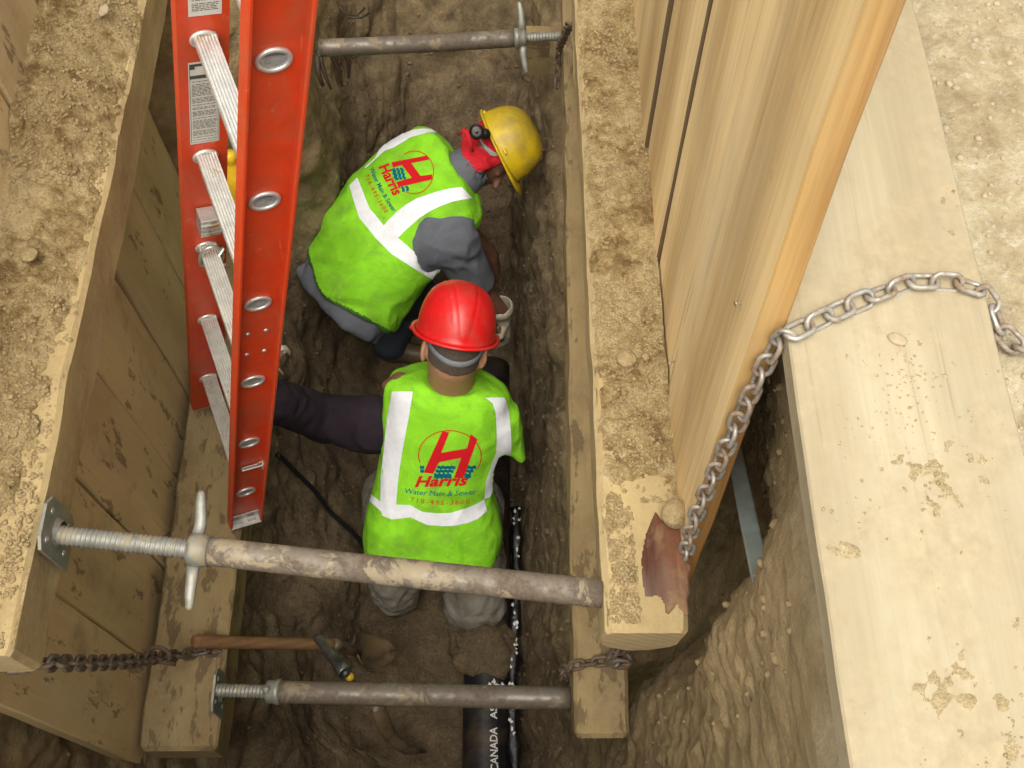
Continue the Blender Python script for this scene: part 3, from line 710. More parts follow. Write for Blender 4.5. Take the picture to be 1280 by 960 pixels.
# D-shaped ribbed rung profile in (LWv, LD) plane; flat ribbed tread upwards (-LD)
def rung_profile(s=1.0):
    pr = []; nr = 7; w2 = .0205 * s
    for k in range(nr * 2 + 1):
        x = -w2 + 2 * w2 * k / (nr * 2); pr.append((x, (-.0125 if k % 2 == 0 else -.0108) * s))
    for k in range(1, 9):
        t = math.pi * k / 9; pr.append((math.cos(t) * w2 * 1.05, (-.0085 + math.sin(t) * .022) * s))
    return pr
TR = [(0.0, '')]
proto_r = None
for k in range(-3, 6):
    tilt_t = -LD
    mb = MB(); a, b = Lk(k), Rk(k)
    mb.prism(rung_profile(), b + RV * .001, LWv, LD, RV, RL - .002)
    if proto_r is None:
        local = frame(b, LWv, LD, RV)
        inv = local.inverted(); m2 = MB(); m2.add([inv @ Vector(v) for v in mb.V], mb.F)
        proto_r = m2.build('rung', M['alu'], lad, mw=local); rg = proto_r
        # swaged collars: inside ring and the rolled end showing through the rail
        def ring(c, ax, r1, r2, tw, hh):
            q = MB(); n = 24; V = []
            for s_ in range(8):
                tt = 2 * math.pi * s_ / 8
                for kk in range(n):
                    t = 2 * math.pi * kk / n
                    rr = 1 + 0
                    cx_ = (r1 + math.cos(tt) * tw) * math.cos(t); cy_ = (r2 + math.cos(tt) * tw) * math.sin(t)
                    V.append(c + Vector((cx_, cy_, 0)) + Vector((0, 0, 1)) * (math.sin(tt) * hh) * ax)
            F = [(s_ * n + kk, s_ * n + (kk + 1) % n, ((s_ + 1) % 8) * n + (kk + 1) % n, ((s_ + 1) % 8) * n + kk) for s_ in range(8) for kk in range(n)]
            q.add(V, F); return q
        cin = ring(Vector((0, .0015, RL - .004)), 1, .0225, .0175, .0045, .0045)
        cout_ = ring(Vector((0, .0015, -.0090)), -1, .0240, .0200, .0045, .0040)
        cup = MB(); n = 20
        V = [Vector((.0235 * math.cos(2 * math.pi * i / n) * q, .0015 + .0195 * math.sin(2 * math.pi * i / n) * q, z)) for q, z in ((1, -.0105), (.93, -.0080), (.6, -.0072), (.0, -.0070)) for i in range(n)]
        cup.add(V, [(r * n + i, r * n + (i + 1) % n, (r + 1) * n + (i + 1) % n, (r + 1) * n + i) for r in range(3) for i in range(n)])
        hol = MB(); hp_ = [(.0190 * math.cos(math.pi * q / 14), -.002 + .0155 * math.sin(math.pi * q / 14)) for q in range(15)] + [(-.0185, -.0055), (-.012, -.0085), (.012, -.0085), (.0185, -.0055)]
        hol.add([Vector((x, y + .001, -.0092)) for x, y in hp_] + [Vector((0, .004, -.0078))], [(q, (q + 1) % 19, 19) for q in range(19)])
        subs = [hol.build('rung_hollow', M['hollow'], proto_r, True, local), cin.build('collar', M['alu'], proto_r, True, local), cout_.build('collar', M['alu'], proto_r, True, local), cup.build('rung_end', M['alu_dull'], proto_r, True, local)]
        l0 = local
    else:
        mw = Matrix.Translation(LD * STEP * (k + 3)) @ l0
        rg = again(proto_r, mw, lad)
        for s_ in subs: again(s_, mw, rg)
# stickers on the inner face of the far rail
def sticker(k0, k1, off0, off1, lines, hdr=True):
    o = Lk(k0) - RV * .0006; mb = MB()
    h = (k1 - k0) * STEP; w0, w1 = off0 * HW, off1 * HW
    def q(x0, x1, y0, y1, lift, mi):
        V = [o + LWv * x + LD * y - RV * (lift) for x, y in ((x0, y0), (x1, y0), (x1, y1), (x0, y1))]
        mb.add(V, [(0, 1, 2, 3)], mi)
    q(w0, w1, 0, h, .0002, 0)
    r_ = random.Random(int(k0 * 10)); y = h * .04
    if hdr:
        q(w0 + .003, w1 - .003, h * .02, h * .05, .0005, 1); q(w0 + .003, w1 - .003, h * .15, h * .19, .0005, 1); q(w0 + .003, w0 + .012, h * .05, h * .08, .0005, 1); y = h * .22
    while y < h * .95:
        x = w0 + .006
        while x < w1 - .008:
            l = r_.uniform(.003, .012); q(x, min(x + l, w1 - .005), y, y + .0016, .0005, 1); x += l + .002
        y += r_.choice([.0038, .0038, .0075])
    if hdr:
        q(w0 + .002, w0 + .003, h * .02, h * .98, .0005, 1); q(w1 - .003, w1 - .002, h * .02, h * .98, .0005, 1); q(w0 + .002, w1 - .002, h * .975, h * .98, .0005, 1)
    return mb.build('label', [M['label_white'], M['label_ink']], railL)
sticker(1.18, 1.88, -.62, .62, 10); sticker(.1, .84, -.55, .70, 10, False)
# rivets, bracket and end cap on the near rail
for (dk, dx) in ((2.36, -.35), (2.36, .45), (2.62, -.35), (2.62, .45)):
    c = Rk(dk) + LWv * dx * HW - RV * .0065
    mb = MB(); mb.lathe(c, -RV, [(0, .006), (.002, .0055), (.0035, .003), (.0038, 0)], 10); mb.build('rivet', M['alu_dull'], lad, True)
mb = MB()
c = Rk(4.47) + LWv * .012 - RV * .012
mb.box(c, LWv, LD, RV, .027, .0085, .0015); mb.box(c + LD * .008 + RV * .003, LWv, LD, RV, .027, .0015, .006); mb.box(c + LWv * .027 + LD * .010, LWv, LD, RV, .002, .018, .006)
mb.box(c + LWv * .018 - LD * .010, LWv, LD, RV, .004, .006, .0015)
mb.build('guide_bracket', M['alu'], lad)
for base, out in ((Rk, -RV), (Lk, RV)):
    mb = MB(); c = base(5.60)
    mb.box(c + out * .010 - LD * .012, LWv, LD, RV, HW * .93, .017, .0018)
    mb.box(c + out * .018 + LD * .006, LWv, LD, RV, HW * .93, .003, .018)
    mb.box(c + out * .022 + LWv * .018 + LD * .0, LWv, LD, RV, .011, .014, .0035)
    mb.box(c + out * .022 - LWv * .022 + LD * .004, LWv, LD, RV, .014, .010, .0035)
    mb.build('end_cap', M['alu_dull'], lad)
# rung lock (block, loop) on the far rail and hook behind the near rail
mb = MB(); c = Lk(2.62) - RV * .022
mb.box(c, LWv, LD, RV, .022, .030, .020, ch=.002)
for dy in (-.014, .0, .014): mb.box(c + LD * dy - RV * .021, LWv, LD, RV, .022, .0025, .003)
mb.build('rung_lock', M['alu_dull'], lad)
mb = MB(); pts = []
c = Lk(3.0) - RV * .035
for t in range(0, 15):
    a_ = math.pi * 1.35 * t / 14 - .5
    pts.append(c + LWv * (math.cos(a_) * .026 + .002) + LD * (-.018 - math.sin(a_) * .045 + .02))
mb.tube(pts, .0048, 8)
mb.tube([c + LWv * .03 - LD * .03, c + LWv * .005 + LD * .010 - RV * .01, c - LWv * .022 + LD * .022], .006, 8, flat=.5)
mb.tube([c + LWv * .045 + LD * .045, c + LWv * .02 + LD * .04, c + LWv * .0 + LD * .05], .006, 8, flat=.5)
mb.build('lock_hook', M['alu_dull'], lad, True)
mb = MB(); c = Rk(2.95) + RV * .045 + LWv * .078
mb.tube([c - LWv * .03 + LD * .01, c - LWv * .005 - LD * .004, c + LWv * .012 + LD * .002, c + LWv * .020 + LD * .022, c + LWv * .022 + LD * .034], [.007, .0075, .008, .007, .004], 8, flat=.6)
mb.tube([c - LWv * .03 + LD * .040, c + LWv * .008 + LD * .022, c + LWv * .014 + LD * .012], .0055, 8, flat=.6)
mb.build('lock_hook', M['alu'], lad, True); mb = MB()
mb.tube([c - LWv * .03 + LD * .085, c - LWv * .0 + LD * .095, c + LWv * .012 + LD * .125], [.007, .006, .004], 8, flat=.6)
mb.build('lock_hook', M['alu'], lad, True)

# ================================================================== SCREW JACKS
def threaded(mb, a, b, r, pitch, seg=16):
    """rod with rope thread: helical ridge approximated ring by ring with phase"""
    a, b = Vector(a), Vector(b); L = (b - a).length; d, s, u = basis(b - a)
    n = int(L / (pitch / 4)); V = []
    for i in range(n + 1):
        for k in range(seg):
            t = 2 * math.pi * k / seg; ph = (i / 4 + k / seg) * 2 * math.pi
            rr = r * (1 - .09 * (1 - math.cos(ph)))
            V.append(a + d * (L * i / n) + s * (math.cos(t) * rr) + u * (math.sin(t) * rr))
    F = [(i * seg + k, i * seg + (k + 1) % seg, (i + 1) * seg + (k + 1) % seg, (i + 1) * seg + k) for i in range(n) for k in range(seg)]
    mb.add(V, F)
def jack(label, a, b, f_rod, r_pipe, r_rod, plate, wing_ang, pm, wing=True, flip=False, seedz=0, wl=.085, pitch=.009):
    a, b = Vector(a), Vector(b); d, s, u = basis(b - a); L = (b - a).length
    t = thing('screw_jack', label, 'trench jack', (a + b) / 2, 'screw jacks bracing the trench walls')
    nut = a + d * L * f_rod
    mb = MB(); threaded(mb, a, nut + d * .02, r_rod, pitch); mb.build('threaded_rod', M['galv'], t, True)
    mb = MB(); n = 26
    P = [nut + d * (.022 + (L - L * f_rod - .022) * i / n) for i in range(n + 1)]
    P = [p - u * (math.sin(math.pi * i / n) * .003) for i, p in enumerate(P)]
    mb.tube(P, [r_pipe] * (n + 1), 24); mb.tube([P[-1] - d * .0005, P[-1] + d * .001], r_pipe * .86, 20); mb.build('pipe', pm, t, True)
    # nut with wings
    mb = MB(); wd = (d.cross((nut - Vector((0, 0, CZ))).normalized()) + d.cross(Vector((0, 0, 1))) * wing_ang).normalized(); wo = d.cross(wd)
    mb.lathe(nut, d, [(-.012, r_rod * 1.02), (-.012, r_rod * 1.5), (-.004, r_rod * 1.62), (.008, r_rod * 1.62), (.012, r_pipe * 1.12), (.024, r_pipe * 1.12), (.024, r_pipe * .9)], 18)
    if wing:
        for sg in (-1, 1):
            c0 = nut - d * .002
            pts = [c0 + wd * sg * x + d * dx for x, dx in ((r_rod * 1.2, 0), (r_rod * 1.2 + wl * .3, .002), (r_rod * 1.2 + wl * .7, -.003 * sg), (r_rod * 1.2 + wl * .95, -.006 * sg), (r_rod * 1.2 + wl, -.007 * sg))]
            mb.tube(pts, [.012, .0115, .010, .0075, .003], 10, up=wo, flat=.62)
    else:
        for sg in (-1, 1):
            c0 = nut - d * .006 + u * sg * r_rod * 1.4
            mb.box(c0 + u * sg * .004, d, s, u, .007, .010, .006); mb.box(c0 + u * sg * .011, d, s, u, .010, .004, .003)
    mb.build('wing_nut', M['galv'], t, True)
    if plate:
        pw, ph, off = plate; mb = MB()
        n_ = Vector((1, 0, 0)); y_ = Vector((0, 1, 0)); z_ = Vector((0, 0, 1)); c = Vector((a.x, a.y, a.z)) + Vector(off)
        c.x = a.x + .0045
        cut = .022
        poly = [(-pw, -ph), (pw - cut, -ph), (pw, -ph + cut), (pw, ph - cut), (pw - cut, ph), (-pw + cut, ph), (-pw, ph - cut * .6)]
        mb.prism(poly, c - n_ * .003, y_, z_, n_, .006)
        mb.tube([c + n_ * .003, c + n_ * .012], [r_rod * 1.5, r_rod * 1.1], 16, cap=False)
        pl = mb.build('base_plate', M['galv'], t)
        q = MB()
        for sy, sz in ((-.55, .62), (.45, -.55), (.5, .6), (-.5, -.6)):
            cc = c + y_ * pw * sy + z_ * ph * sz + n_ * .003
            q = MB(); q.lathe(cc, n_, [(0, .0075), (.0015, .007), (.003, .003), (.0032, 0)], 10); q.build('nail_head', M['nail'], pl, True)
    return t
pa = W(66, 668, X=-.779); pbb = W(752, 742, X=.2275)
jack('nearest screw jack with long weathered pipe crossing in front of the red helmet worker', pa, pbb, .262, .0262, .0195, (.052, .072, (0, .005, -.005)), .0, M['rusty'], wl=.085)
pa = W(268, 863, X=-.6805); pbb = W(713, 873, X=.2365)
jack('lower near screw jack with short bright thread above the stencilled black pipe', pa, pbb, .165, .0290, .0185, (.056, .066, (0, .0, -.035)), .2, M['rusty_dark'], wing=False, pitch=.010)
pbb = W(400, 60, z=3.18); pa = W(699, 45, X=.2365)
jack('farthest dark screw jack braced across the trench beyond the yellow helmet worker', pa, pbb, .155, .0262, .0155, None, .0, M['rusty_dark'], wl=.085)
# wedge block behind the far thread
mb = MB(); c = W(672, 50, X=.19) + Vector((0, .05, -.10)); mb.box(c, (1, 0, 0), (0, 1, 0), (0, 0, 1), .045, .03, .09, ch=.006); o = mb.build('wood_block', M['waler_low']); tag(o, 'short upright wood block wedged behind the thread of the farthest jack', 'wood block')

# ================================================================== CHAINS
def link_mesh(name, pitch, r, mat):
    n, m = 22, 8; hl = pitch / 2; hw = pitch * .36; path = []
    for k in range(n):
        t = 2 * math.pi * k / n; c_, s_ = math.cos(t), math.sin(t)
        path.append(Vector((c_ * hw + (hl - hw + r) * (1 if c_ > 1e-6 else -1 if c_ < -1e-6 else 0), s_ * hw, 0)))
    V = []
    for k in range(n):
        tg = (path[(k + 1) % n] - path[k - 1]).normalized(); nn = Vector((-tg.y, tg.x, 0))
        for j in range(m):
            a_ = 2 * math.pi * j / m; V.append(path[k] + nn * (math.cos(a_) * r) + Vector((0, 0, math.sin(a_) * r)))
    F = [(k * m + j, k * m + (j + 1) % m, ((k + 1) % n) * m + (j + 1) % m, ((k + 1) % n) * m + j) for k in range(n) for j in range(m)]
    me = bpy.data.meshes.new(name); me.from_pydata(V, [], F); me.update(); me.polygons.foreach_set('use_smooth', [True] * len(F)); me.materials.append(mat)
    return me
def chain(label, pts, pitch, r, mat, seed=0, up=(0, 0, 1), cat='chain', twist=.25, name='chain'):
    rnd = random.Random(seed); pts = [Vector(p) for p in pts]
    t = thing(name, label, cat, pts[0], None); me = link_mesh('link', pitch, r, mat)
    P = []; seg = 0; pos = pts[0]; P.append(pos); i = 0
    segs = [(pts[k + 1] - pts[k]).length for k in range(len(pts) - 1)]; tot = sum(segs)
    def atlen(s_):
        for k, l in enumerate(segs):
            if s_ <= l or k == len(segs) - 1: return pts[k].lerp(pts[k + 1], min(1, s_ / l))
            s_ -= l
    n = int(tot / pitch); pv = Vector(up)
    for k in range(n):
        a_, b_ = atlen(k * pitch), atlen((k + 1) * pitch); d = (b_ - a_).normalized()
        pv = (pv - d * pv.dot(d)); pv = pv.normalized() if pv.length > .05 else basis(d)[2]
        ang = (.62 if k % 2 else -.62) + rnd.uniform(-twist, twist)
        s_ = d.cross(pv).normalized(); y = s_ * math.cos(ang) + pv * math.sin(ang)
        z = d.cross(y)
        o = bpy.data.objects.new('link', me); COL.objects.link(o)
        o.matrix_basis = frame((a_ + b_) / 2, d, y, z); adopt(o, t)
    return t
PT = .0335
Cb = 1.219
cpts = [W(1300, 441, D=1.262), W(1278, 438, D=1.259), W(1256, 425, D=1.255), W(1247, 400, D=1.247), W(1236, 372, D=1.232), W(1222, 360, D=Cb), W(1190, 352, D=Cb), W(1140, 352, D=Cb), W(1100, 367, D=Cb), W(1060, 383, D=Cb), W(1020, 402, D=Cb), W(985, 419, D=Cb - .001)]
hang = [(970, 430, 1.235), (958, 452, 1.29), (935, 500, 1.40), (910, 555, 1.53), (886, 607, 1.66), (866, 655, 1.79), (858, 690, 1.87)]
for u, v, D in hang:
    ye = .713 - lean * (D - 1.27) - .013; cpts.append(W(u, v, Y=ye))
last = cpts[-1]; cpts += [last + Vector((.0, .02, -.10)), last + Vector((-.02, .05, -.16))]
chain('galvanised chain running over the pale board and down to the right waler', cpts, PT, .0040, M['chain'], 1)
p0 = Vector((-.86, .43, Zd(1.985))); 
c3 = [p0, W(60, 829, D=2.00), W(110, 829, D=2.20), W(160, 827, D=2.48), W(196, 822, D=2.75), W(215, 820, D=2.86), W(240, 817, D=2.935), W(266, 812, D=2.94), W(281, 815, D=2.99), W(283, 826, D=3.06)]
chain('rusty chain hanging from the upper left waler down onto the lower one', c3, .036, .0050, M['chain_muddy'], 2)
mb = MB(); c = W(197, 820, D=2.74); hk = []
for k in range(12):
    a_ = -0.6 + k / 11 * 4.4; hk.append(c + Vector((math.cos(a_) * .030, .0, math.sin(a_) * .020)) + Vector((0, math.sin(a_) * .018, 0)))
hk += [hk[-1] + Vector((.035, .0, -.01)), hk[-1] + Vector((.06, .0, -.03))]
mb.tube(hk, [.003] + [.006] * 12 + [.006], 8); o = mb.build('chain_hook', M['chain_muddy'], smooth=True); tag(o, 'rusty hook clipped into the chain above the lower left waler', 'hook')
c2 = [W(706, 850, D=2.80), W(703, 840, D=2.70), W(712, 833, D=2.625), W(732, 829, D=2.61), W(758, 826, D=2.60), W(772, 822, D=2.585), W(780, 814, D=2.56), W(784, 808, D=2.50), Vector((.335, .50, Zd(2.10)))]
chain('muddy chain looped round the end of the lower right waler', c2, .030, .0048, M['chain_muddy'], 3)
kn = W(776, 822, D=2.56); kp = []
for k in range(16):
    a_ = k / 15 * 7.5; kp.append(kn + Vector((math.cos(a_) * .024, math.sin(a_) * .020, math.sin(a_ * 1.7) * .014)))
chain('tangled knot of muddy chain beneath the end of the upper right waler', kp, .028, .0052, M['chain_muddy'], 4, twist=.8, name='chain_knot')
c4 = [W(697, 58, X=.228), W(696, 78, X=.224), W(699, 92, X=.226), W(698, 108, X=.228)]
c4 = [W(712, 30, X=.222), W(699, 60, X=.222), W(697, 80, X=.222), W(696, 112, X=.222)]
chain('thin muddy chain dangling by the farthest jack at the right waler', c4, .024, .0034, M['chain_muddy'], 5)

# ================================================================== PIPES, TOOLS, ROOTS
def fxy(x, y, D): return Vector((x, y, Zd(D)))
pp = thing('water_pipe', 'black plastic pipe lettered CANADA AS lying along the trench floor', 'pipe', fxy(.02, .8, 3.8))
PR = .083; PC = [fxy(.025, y, 3.75) for y in (-.2, .2, .5, .8, 1.1, 1.5, 2.1)]
pcx = W(609, 950, D=3.67).x
PC = [fxy(pcx + .002 * (y - .5), y, 3.755) for y in (-.3, .1, .5, .8, 1.1, 1.5, 2.0)]
mb = MB(); mb.tube(PC, PR, 32); body_pipe = mb.build('pipe_body', M['pipe_black'], pp, True)
wx = W(643, 800, D=3.70).x
wr = []
for i in range(40):
    y = .2 + i * .030; wr.append(fxy(wx + .010 * math.sin(y * 7) + np.interp(y, [.4, 1.2, 1.6], [0, .0, .03]), y, 3.70 - .012 * math.sin(y * 11)))
mb = MB(); mb.tube(wr, [.020 + .006 * math.sin(i * 1.3) for i in range(40)], 14); o = mb.build('plastic_wrap', M['wrap'], smooth=True); tag(o, 'wet black plastic wrap bunched along the right side of the pipe', 'plastic wrap')
wrapbvh = BVHTree.FromPolygons([Vector(v) for v in mb.V], mb.F)
mb = MB(); hs = [W(338, 563, D=3.30), W(365, 588, D=3.42), W(395, 618, D=3.55), (W(425, 650, D=3.66)), W(450, 674, D=3.74), W(470, 700, D=3.80)]
hs = [hs[i].lerp(hs[i + 1], k / 5) for i in range(len(hs) - 1) for k in range(5)]
hs = [on_ground(p, .010)[0] for p in hs]
for _ in range(6): hs = [hs[0]] + [(hs[i - 1] + hs[i] * 2 + hs[i + 1]) / 4 for i in range(1, len(hs) - 1)] + [hs[-1]]
mb.tube(hs, .0085, 10); o = mb.build('hose', M['black_rub'], smooth=True); tag(o, 'thin black hose lying down the dirt left of the red helmet worker', 'hose')

# text helper: 2D lettering as flat mesh polygons
def text_poly(txt, bold=0.0, shear=0.0, spacing=1.0):
    cu = bpy.data.curves.new('t', 'FONT'); cu.body = txt; cu.size = 1; cu.shear = shear; cu.offset = bold; cu.space_character = spacing; cu.resolution_u = 3
    o = bpy.data.objects.new('t', cu); COL.objects.link(o)
    dg = bpy.context.evaluated_depsgraph_get(); me = bpy.data.meshes.new_from_object(o.evaluated_get(dg))
    V = [v.co.copy() for v in me.vertices]; F = [tuple(p.vertices) for p in me.polygons]
    bpy.data.objects.remove(o); bpy.data.curves.remove(cu); bpy.data.meshes.remove(me)
    x0 = min(v.x for v in V); x1 = max(v.x for v in V)
    return [((v.x - x0) / (x1 - x0), v.y / .729) for v in V], F
def drape(name, pts, F, bvh, mat, parent, lift=.0012, hit_from=None):
    """pts: photo pixels; laid onto the surface bvh"""
    V = []; ok = []
    for (u, v) in pts:
        d = Vector(ray(u, v)).normalized(); h = bvh.ray_cast(Vector((0, 0, CZ)), d)
        if h[0] is None: V.append(None); continue
        n = h[1] if h[1].dot(d) < 0 else -h[1]
        V.append(h[0] + n * lift - d * lift * .6)
    mp = {}; VV = []
    for i, v in enumerate(V):
        if v is not None: mp[i] = len(VV); VV.append(v)
    FF = []
    for f in F:
        if all(i in mp for i in f):
            q = [VV[mp[i]] for i in f]
            if max((q[a_] - q[a_ - 1]).length for a_ in range(len(q))) < .09: FF.append(tuple(mp[i] for i in f))
    if not FF: return None
    return mesh_obj(name, VV, FF, mat, parent, True)
pipebvh = BVHTree.FromPolygons([body_pipe.matrix_basis @ v.co for v in body_pipe.data.vertices], [tuple(p.vertices) for p in body_pipe.data.polygons])
def lettering(txt, org, ux, uy, bvh, mat, parent, name='lettering', bend=0.0, **k):
    """org = photo px of the text's lower left, ux = full width vector, uy = cap height vector"""
    pts, F = text_poly(txt, **k)
    px = [(org[0] + x * ux[0] + y * uy[0] + 4 * bend * x * (1 - x) * -uy[0], org[1] + x * ux[1] + y * uy[1] + 4 * bend * x * (1 - x) * -uy[1]) for x, y in pts]
    return drape(name, px, F, bvh, mat, parent)
lettering('CANADA', (622.5, 964), (-1.5, -55), (-9.5, -.3), pipebvh, M['white_print_glint'], pp, bold=.02)
lettering('AS', (621, 899), (-.3, -16), (-8.5, -.2), pipebvh, M['white_print_glint'], pp, bold=.02)
rb = random.Random(9); pts, F = [], []
def fleck(u, v, a_, b_):
    n = len(pts); m = 9
    for k in range(m):
        t = 2 * math.pi * k / m; pts.append((u + math.cos(t) * a_ * rb.uniform(.25, 1.7), v + math.sin(t) * b_ * rb.uniform(.3, 1.6)))
    F.append(tuple(range(n, n + m)))
for (u, v) in ((612, 855), (617, 852), (621, 856), (627, 857)): fleck(u, v, 2.6, 3.2)
drape('paint_mark', pts, F, pipebvh, M['white_print_glint'], pp)
pts, F = [], []
for (u, v, n_) in ((642, 760, 4), (643, 785, 9), (642, 800, 11), (642, 812, 7), (641, 828, 3), (641, 852, 4), (640, 896, 3), (640, 912, 4), (639, 922, 3), (645, 655, 5), (646, 672, 4), (647, 636, 4), (649, 690, 3)):
    for _ in range((n_ + 1) // 2): fleck(u + rb.uniform(-4, 4), v + rb.uniform(-7, 7), 1.5, 2.4)
tag(drape('glint_flecks', pts, F, wrapbvh, M['white_print_glint'], [x for x in COL.objects if x.name == 'plastic_wrap'][0]), kind='stuff')  # white flecks are painted highlights of the wet wrap

# shovel: round wooden handle, dark socket, curved blade
sh = thing('shovel', 'short shovel with a worn wooden handle leaning off the lower left waler', 'shovel', W(330, 803, z=3.05))
a_, b_ = W(246, 802, z=2.84), W(424, 806, z=3.22); dd = (b_ - a_).normalized()
mb = MB(); mb.tube([a_ - dd * .012, a_ - dd * .008, a_, a_ + dd * .05] + [a_.lerp(b_, t) for t in (.3, .5, .7, .9, 1)], [.009, .0165, .0195, .0185, .0175, .0175, .0175, .018, .018], 16)
mb.build('handle', M['handle'], sh, True)
e_ = W(448, 818, z=3.36); mb = MB(); mb.tube([b_ - dd * .03, b_, b_.lerp(e_, .5), e_], [.0195, .019, .016, .012], 14); mb.build('socket', M['mudsteel'], sh, True)
V = []; F = []; tip = W(494, 812, z=3.50); base_ = W(440, 812, z=3.34); ax_ = (tip - base_); sd_ = ax_.cross(Vector((0, 0, 1))).normalized(); nn = sd_.cross(ax_).normalized()
nu, nv = 12, 10
for i in range(nu + 1):
    t = i / nu; wd_ = .055 * math.sqrt(max(0, 1 - max(0, (t - .45) / .55) ** 2)) * min(1, t * 6 + .35)
    for j in range(nv + 1):
        s_ = j / nv * 2 - 1; V.append(base_ + ax_ * t + sd_ * s_ * wd_ + nn * (.020 * s_ * s_ - .03 * math.sin(t * 2.6)))
for i in range(nu):
    for j in range(nv): b0 = i * (nv + 1) + j; F.append((b0, b0 + 1, b0 + nv + 2, b0 + nv + 1))
bl = mesh_obj('blade', V, F, M['mudsteel'], sh, True); md = bl.modifiers.new('s', 'SOLIDIFY'); md.thickness = .003
# dark steel bar
a_, b_ = W(397, 797, z=2.96), W(431, 841, z=2.84); dd = (b_ - a_).normalized(); mb = MB()
mb.lathe(a_, dd, [(0, 0), (0, .012), (.006, .014), (.012, .0125), ((b_ - a_).length * .6, .0155), ((b_ - a_).length * .8, .0165), ((b_ - a_).length * .82, .0195), ((b_ - a_).length, .0195), ((b_ - a_).length + .004, .016), ((b_ - a_).length - .01, .013), ((b_ - a_).length - .012, 0)], 18)
o = mb.build('steel_bar', M['steel_dark'], smooth=True); tag(o, 'short dark steel bar with rounded end lying across the shovel handle', 'steel bar')
# curved pick head under the lower jack
pts = [W(u, v, z=z) for u, v, z in ((463, 880, 3.42), (472, 885, 3.42), (480, 905, 3.46), (492, 925, 3.50), (508, 937, 3.54), (533, 940, 3.58))]
mb = MB(); mb.tube(pts, [.012, .030, .028, .022, .017, .004], 12, flat=.55); o = mb.build('pick_head', M['mudsteel'], smooth=True); tag(o, 'mud caked curved steel pick head lying below the lower jack', 'pick head')
p = W(437, 846, z=3.3); lump('clod', p, .014, M['yellow_plastic'], 21, (1, 1, .7), 'yellow brown lump just under the end of the steel bar', 'clod')
# roots by the far jack
for j, pl_ in enumerate((((398, 62), (402, 80), (408, 98), (414, 112)), ((410, 58), (416, 72), (424, 88), (428, 108)), ((420, 56), (430, 66), (437, 80), (436, 98)), ((396, 70), (398, 92), (404, 108)), ((424, 8), (432, 18), (446, 20), (456, 10)), ((438, 22), (452, 22), (462, 16)))):
    mb = MB(); zz = 3.28 if j < 4 else 3.6
    pts = [W(u, v, z=zz + .02 * i) for i, (u, v) in enumerate(pl_)]; mb.tube(pts, [.010 * (1 - .2 * i) for i in range(len(pts))] if j < 4 else [.004] * len(pts), 8)
    o = mb.build('root', M['root'], smooth=True)
    tag(o, ['dark muddy root hanging nearest the ladder from the far jack end', 'second dark root under the left end of the far jack', 'bent dark root rising highest by the far jack end', 'short dark root tucked behind the ladder rail at the far jack', 'thin curling root above the far jack', 'thin root twig crossing the curling one above the far jack'][j], 'root', 'wet roots by the farthest jack')
# grey bar standing in the gap on the right
a_ = W(913, 545, X=.50); b_ = W(957, 752, X=.462); dd = (b_ - a_).normalized(); mb = MB(); _, s1, u1 = basis(dd)
mb.box((a_ + b_) / 2, dd, Vector((0, 1, 0)).cross(dd).normalized(), Vector((0, 1, 0)), (b_ - a_).length / 2 + .03, .0155, .012, ch=.003)
o = mb.build('grey_bar', M['stake'], smooth=False); tag(o, 'grey painted bar standing in the dark gap beside the pale board', 'bar')
# yellow container behind the ladder
mb = MB(); c = W(293, 222, z=2.72); mb.lathe(c - Vector((0, 0, .0)), (0, .2, 1), [(-.10, 0), (-.10, .030), (-.09, .034), (0, .034), (.02, .030), (.045, .014), (.05, .014), (.06, .016), (.08, .016), (.082, 0)], 20)
o = mb.build('yellow_bottle', M['yellow_plastic'], smooth=True); tag(o, 'yellow plastic bottle wedged behind the ladder rungs', 'bottle')

# ================================================================== PEOPLE
def smin(a, b, k):
    h = np.clip(.5 + .5 * (b - a) / k, 0, 1); return b * (1 - h) + a * h - k * h * (1 - h)
def cone(P, a, b, r1, r2):
    a, b = A(*a), A(*b); ab = b - a; t = np.clip(((P - a) @ ab) / (ab @ ab + 1e-12), 0, 1)
    return np.linalg.norm(P - a - t[..., None] * ab, axis=-1) - (r1 + (r2 - r1) * t)
def ell(P, c, ax, r):
    """ellipsoid, ax = three unit axes"""
    q = (P - A(*c)) @ np.array([A(*v) for v in ax]).T
    k0 = np.linalg.norm(q / r, axis=-1); k1 = np.linalg.norm(q / (np.array(r) ** 2), axis=-1)
    return k0 * (k0 - 1) / (k1 + 1e-9)
def chainsdf(P, pts, rad, k=.02):
    d = None
    for i in range(len(pts) - 1):
        e = cone(P, pts[i], pts[i + 1], rad[i], rad[i + 1]); d = e if d is None else smin(d, e, k)
    return d
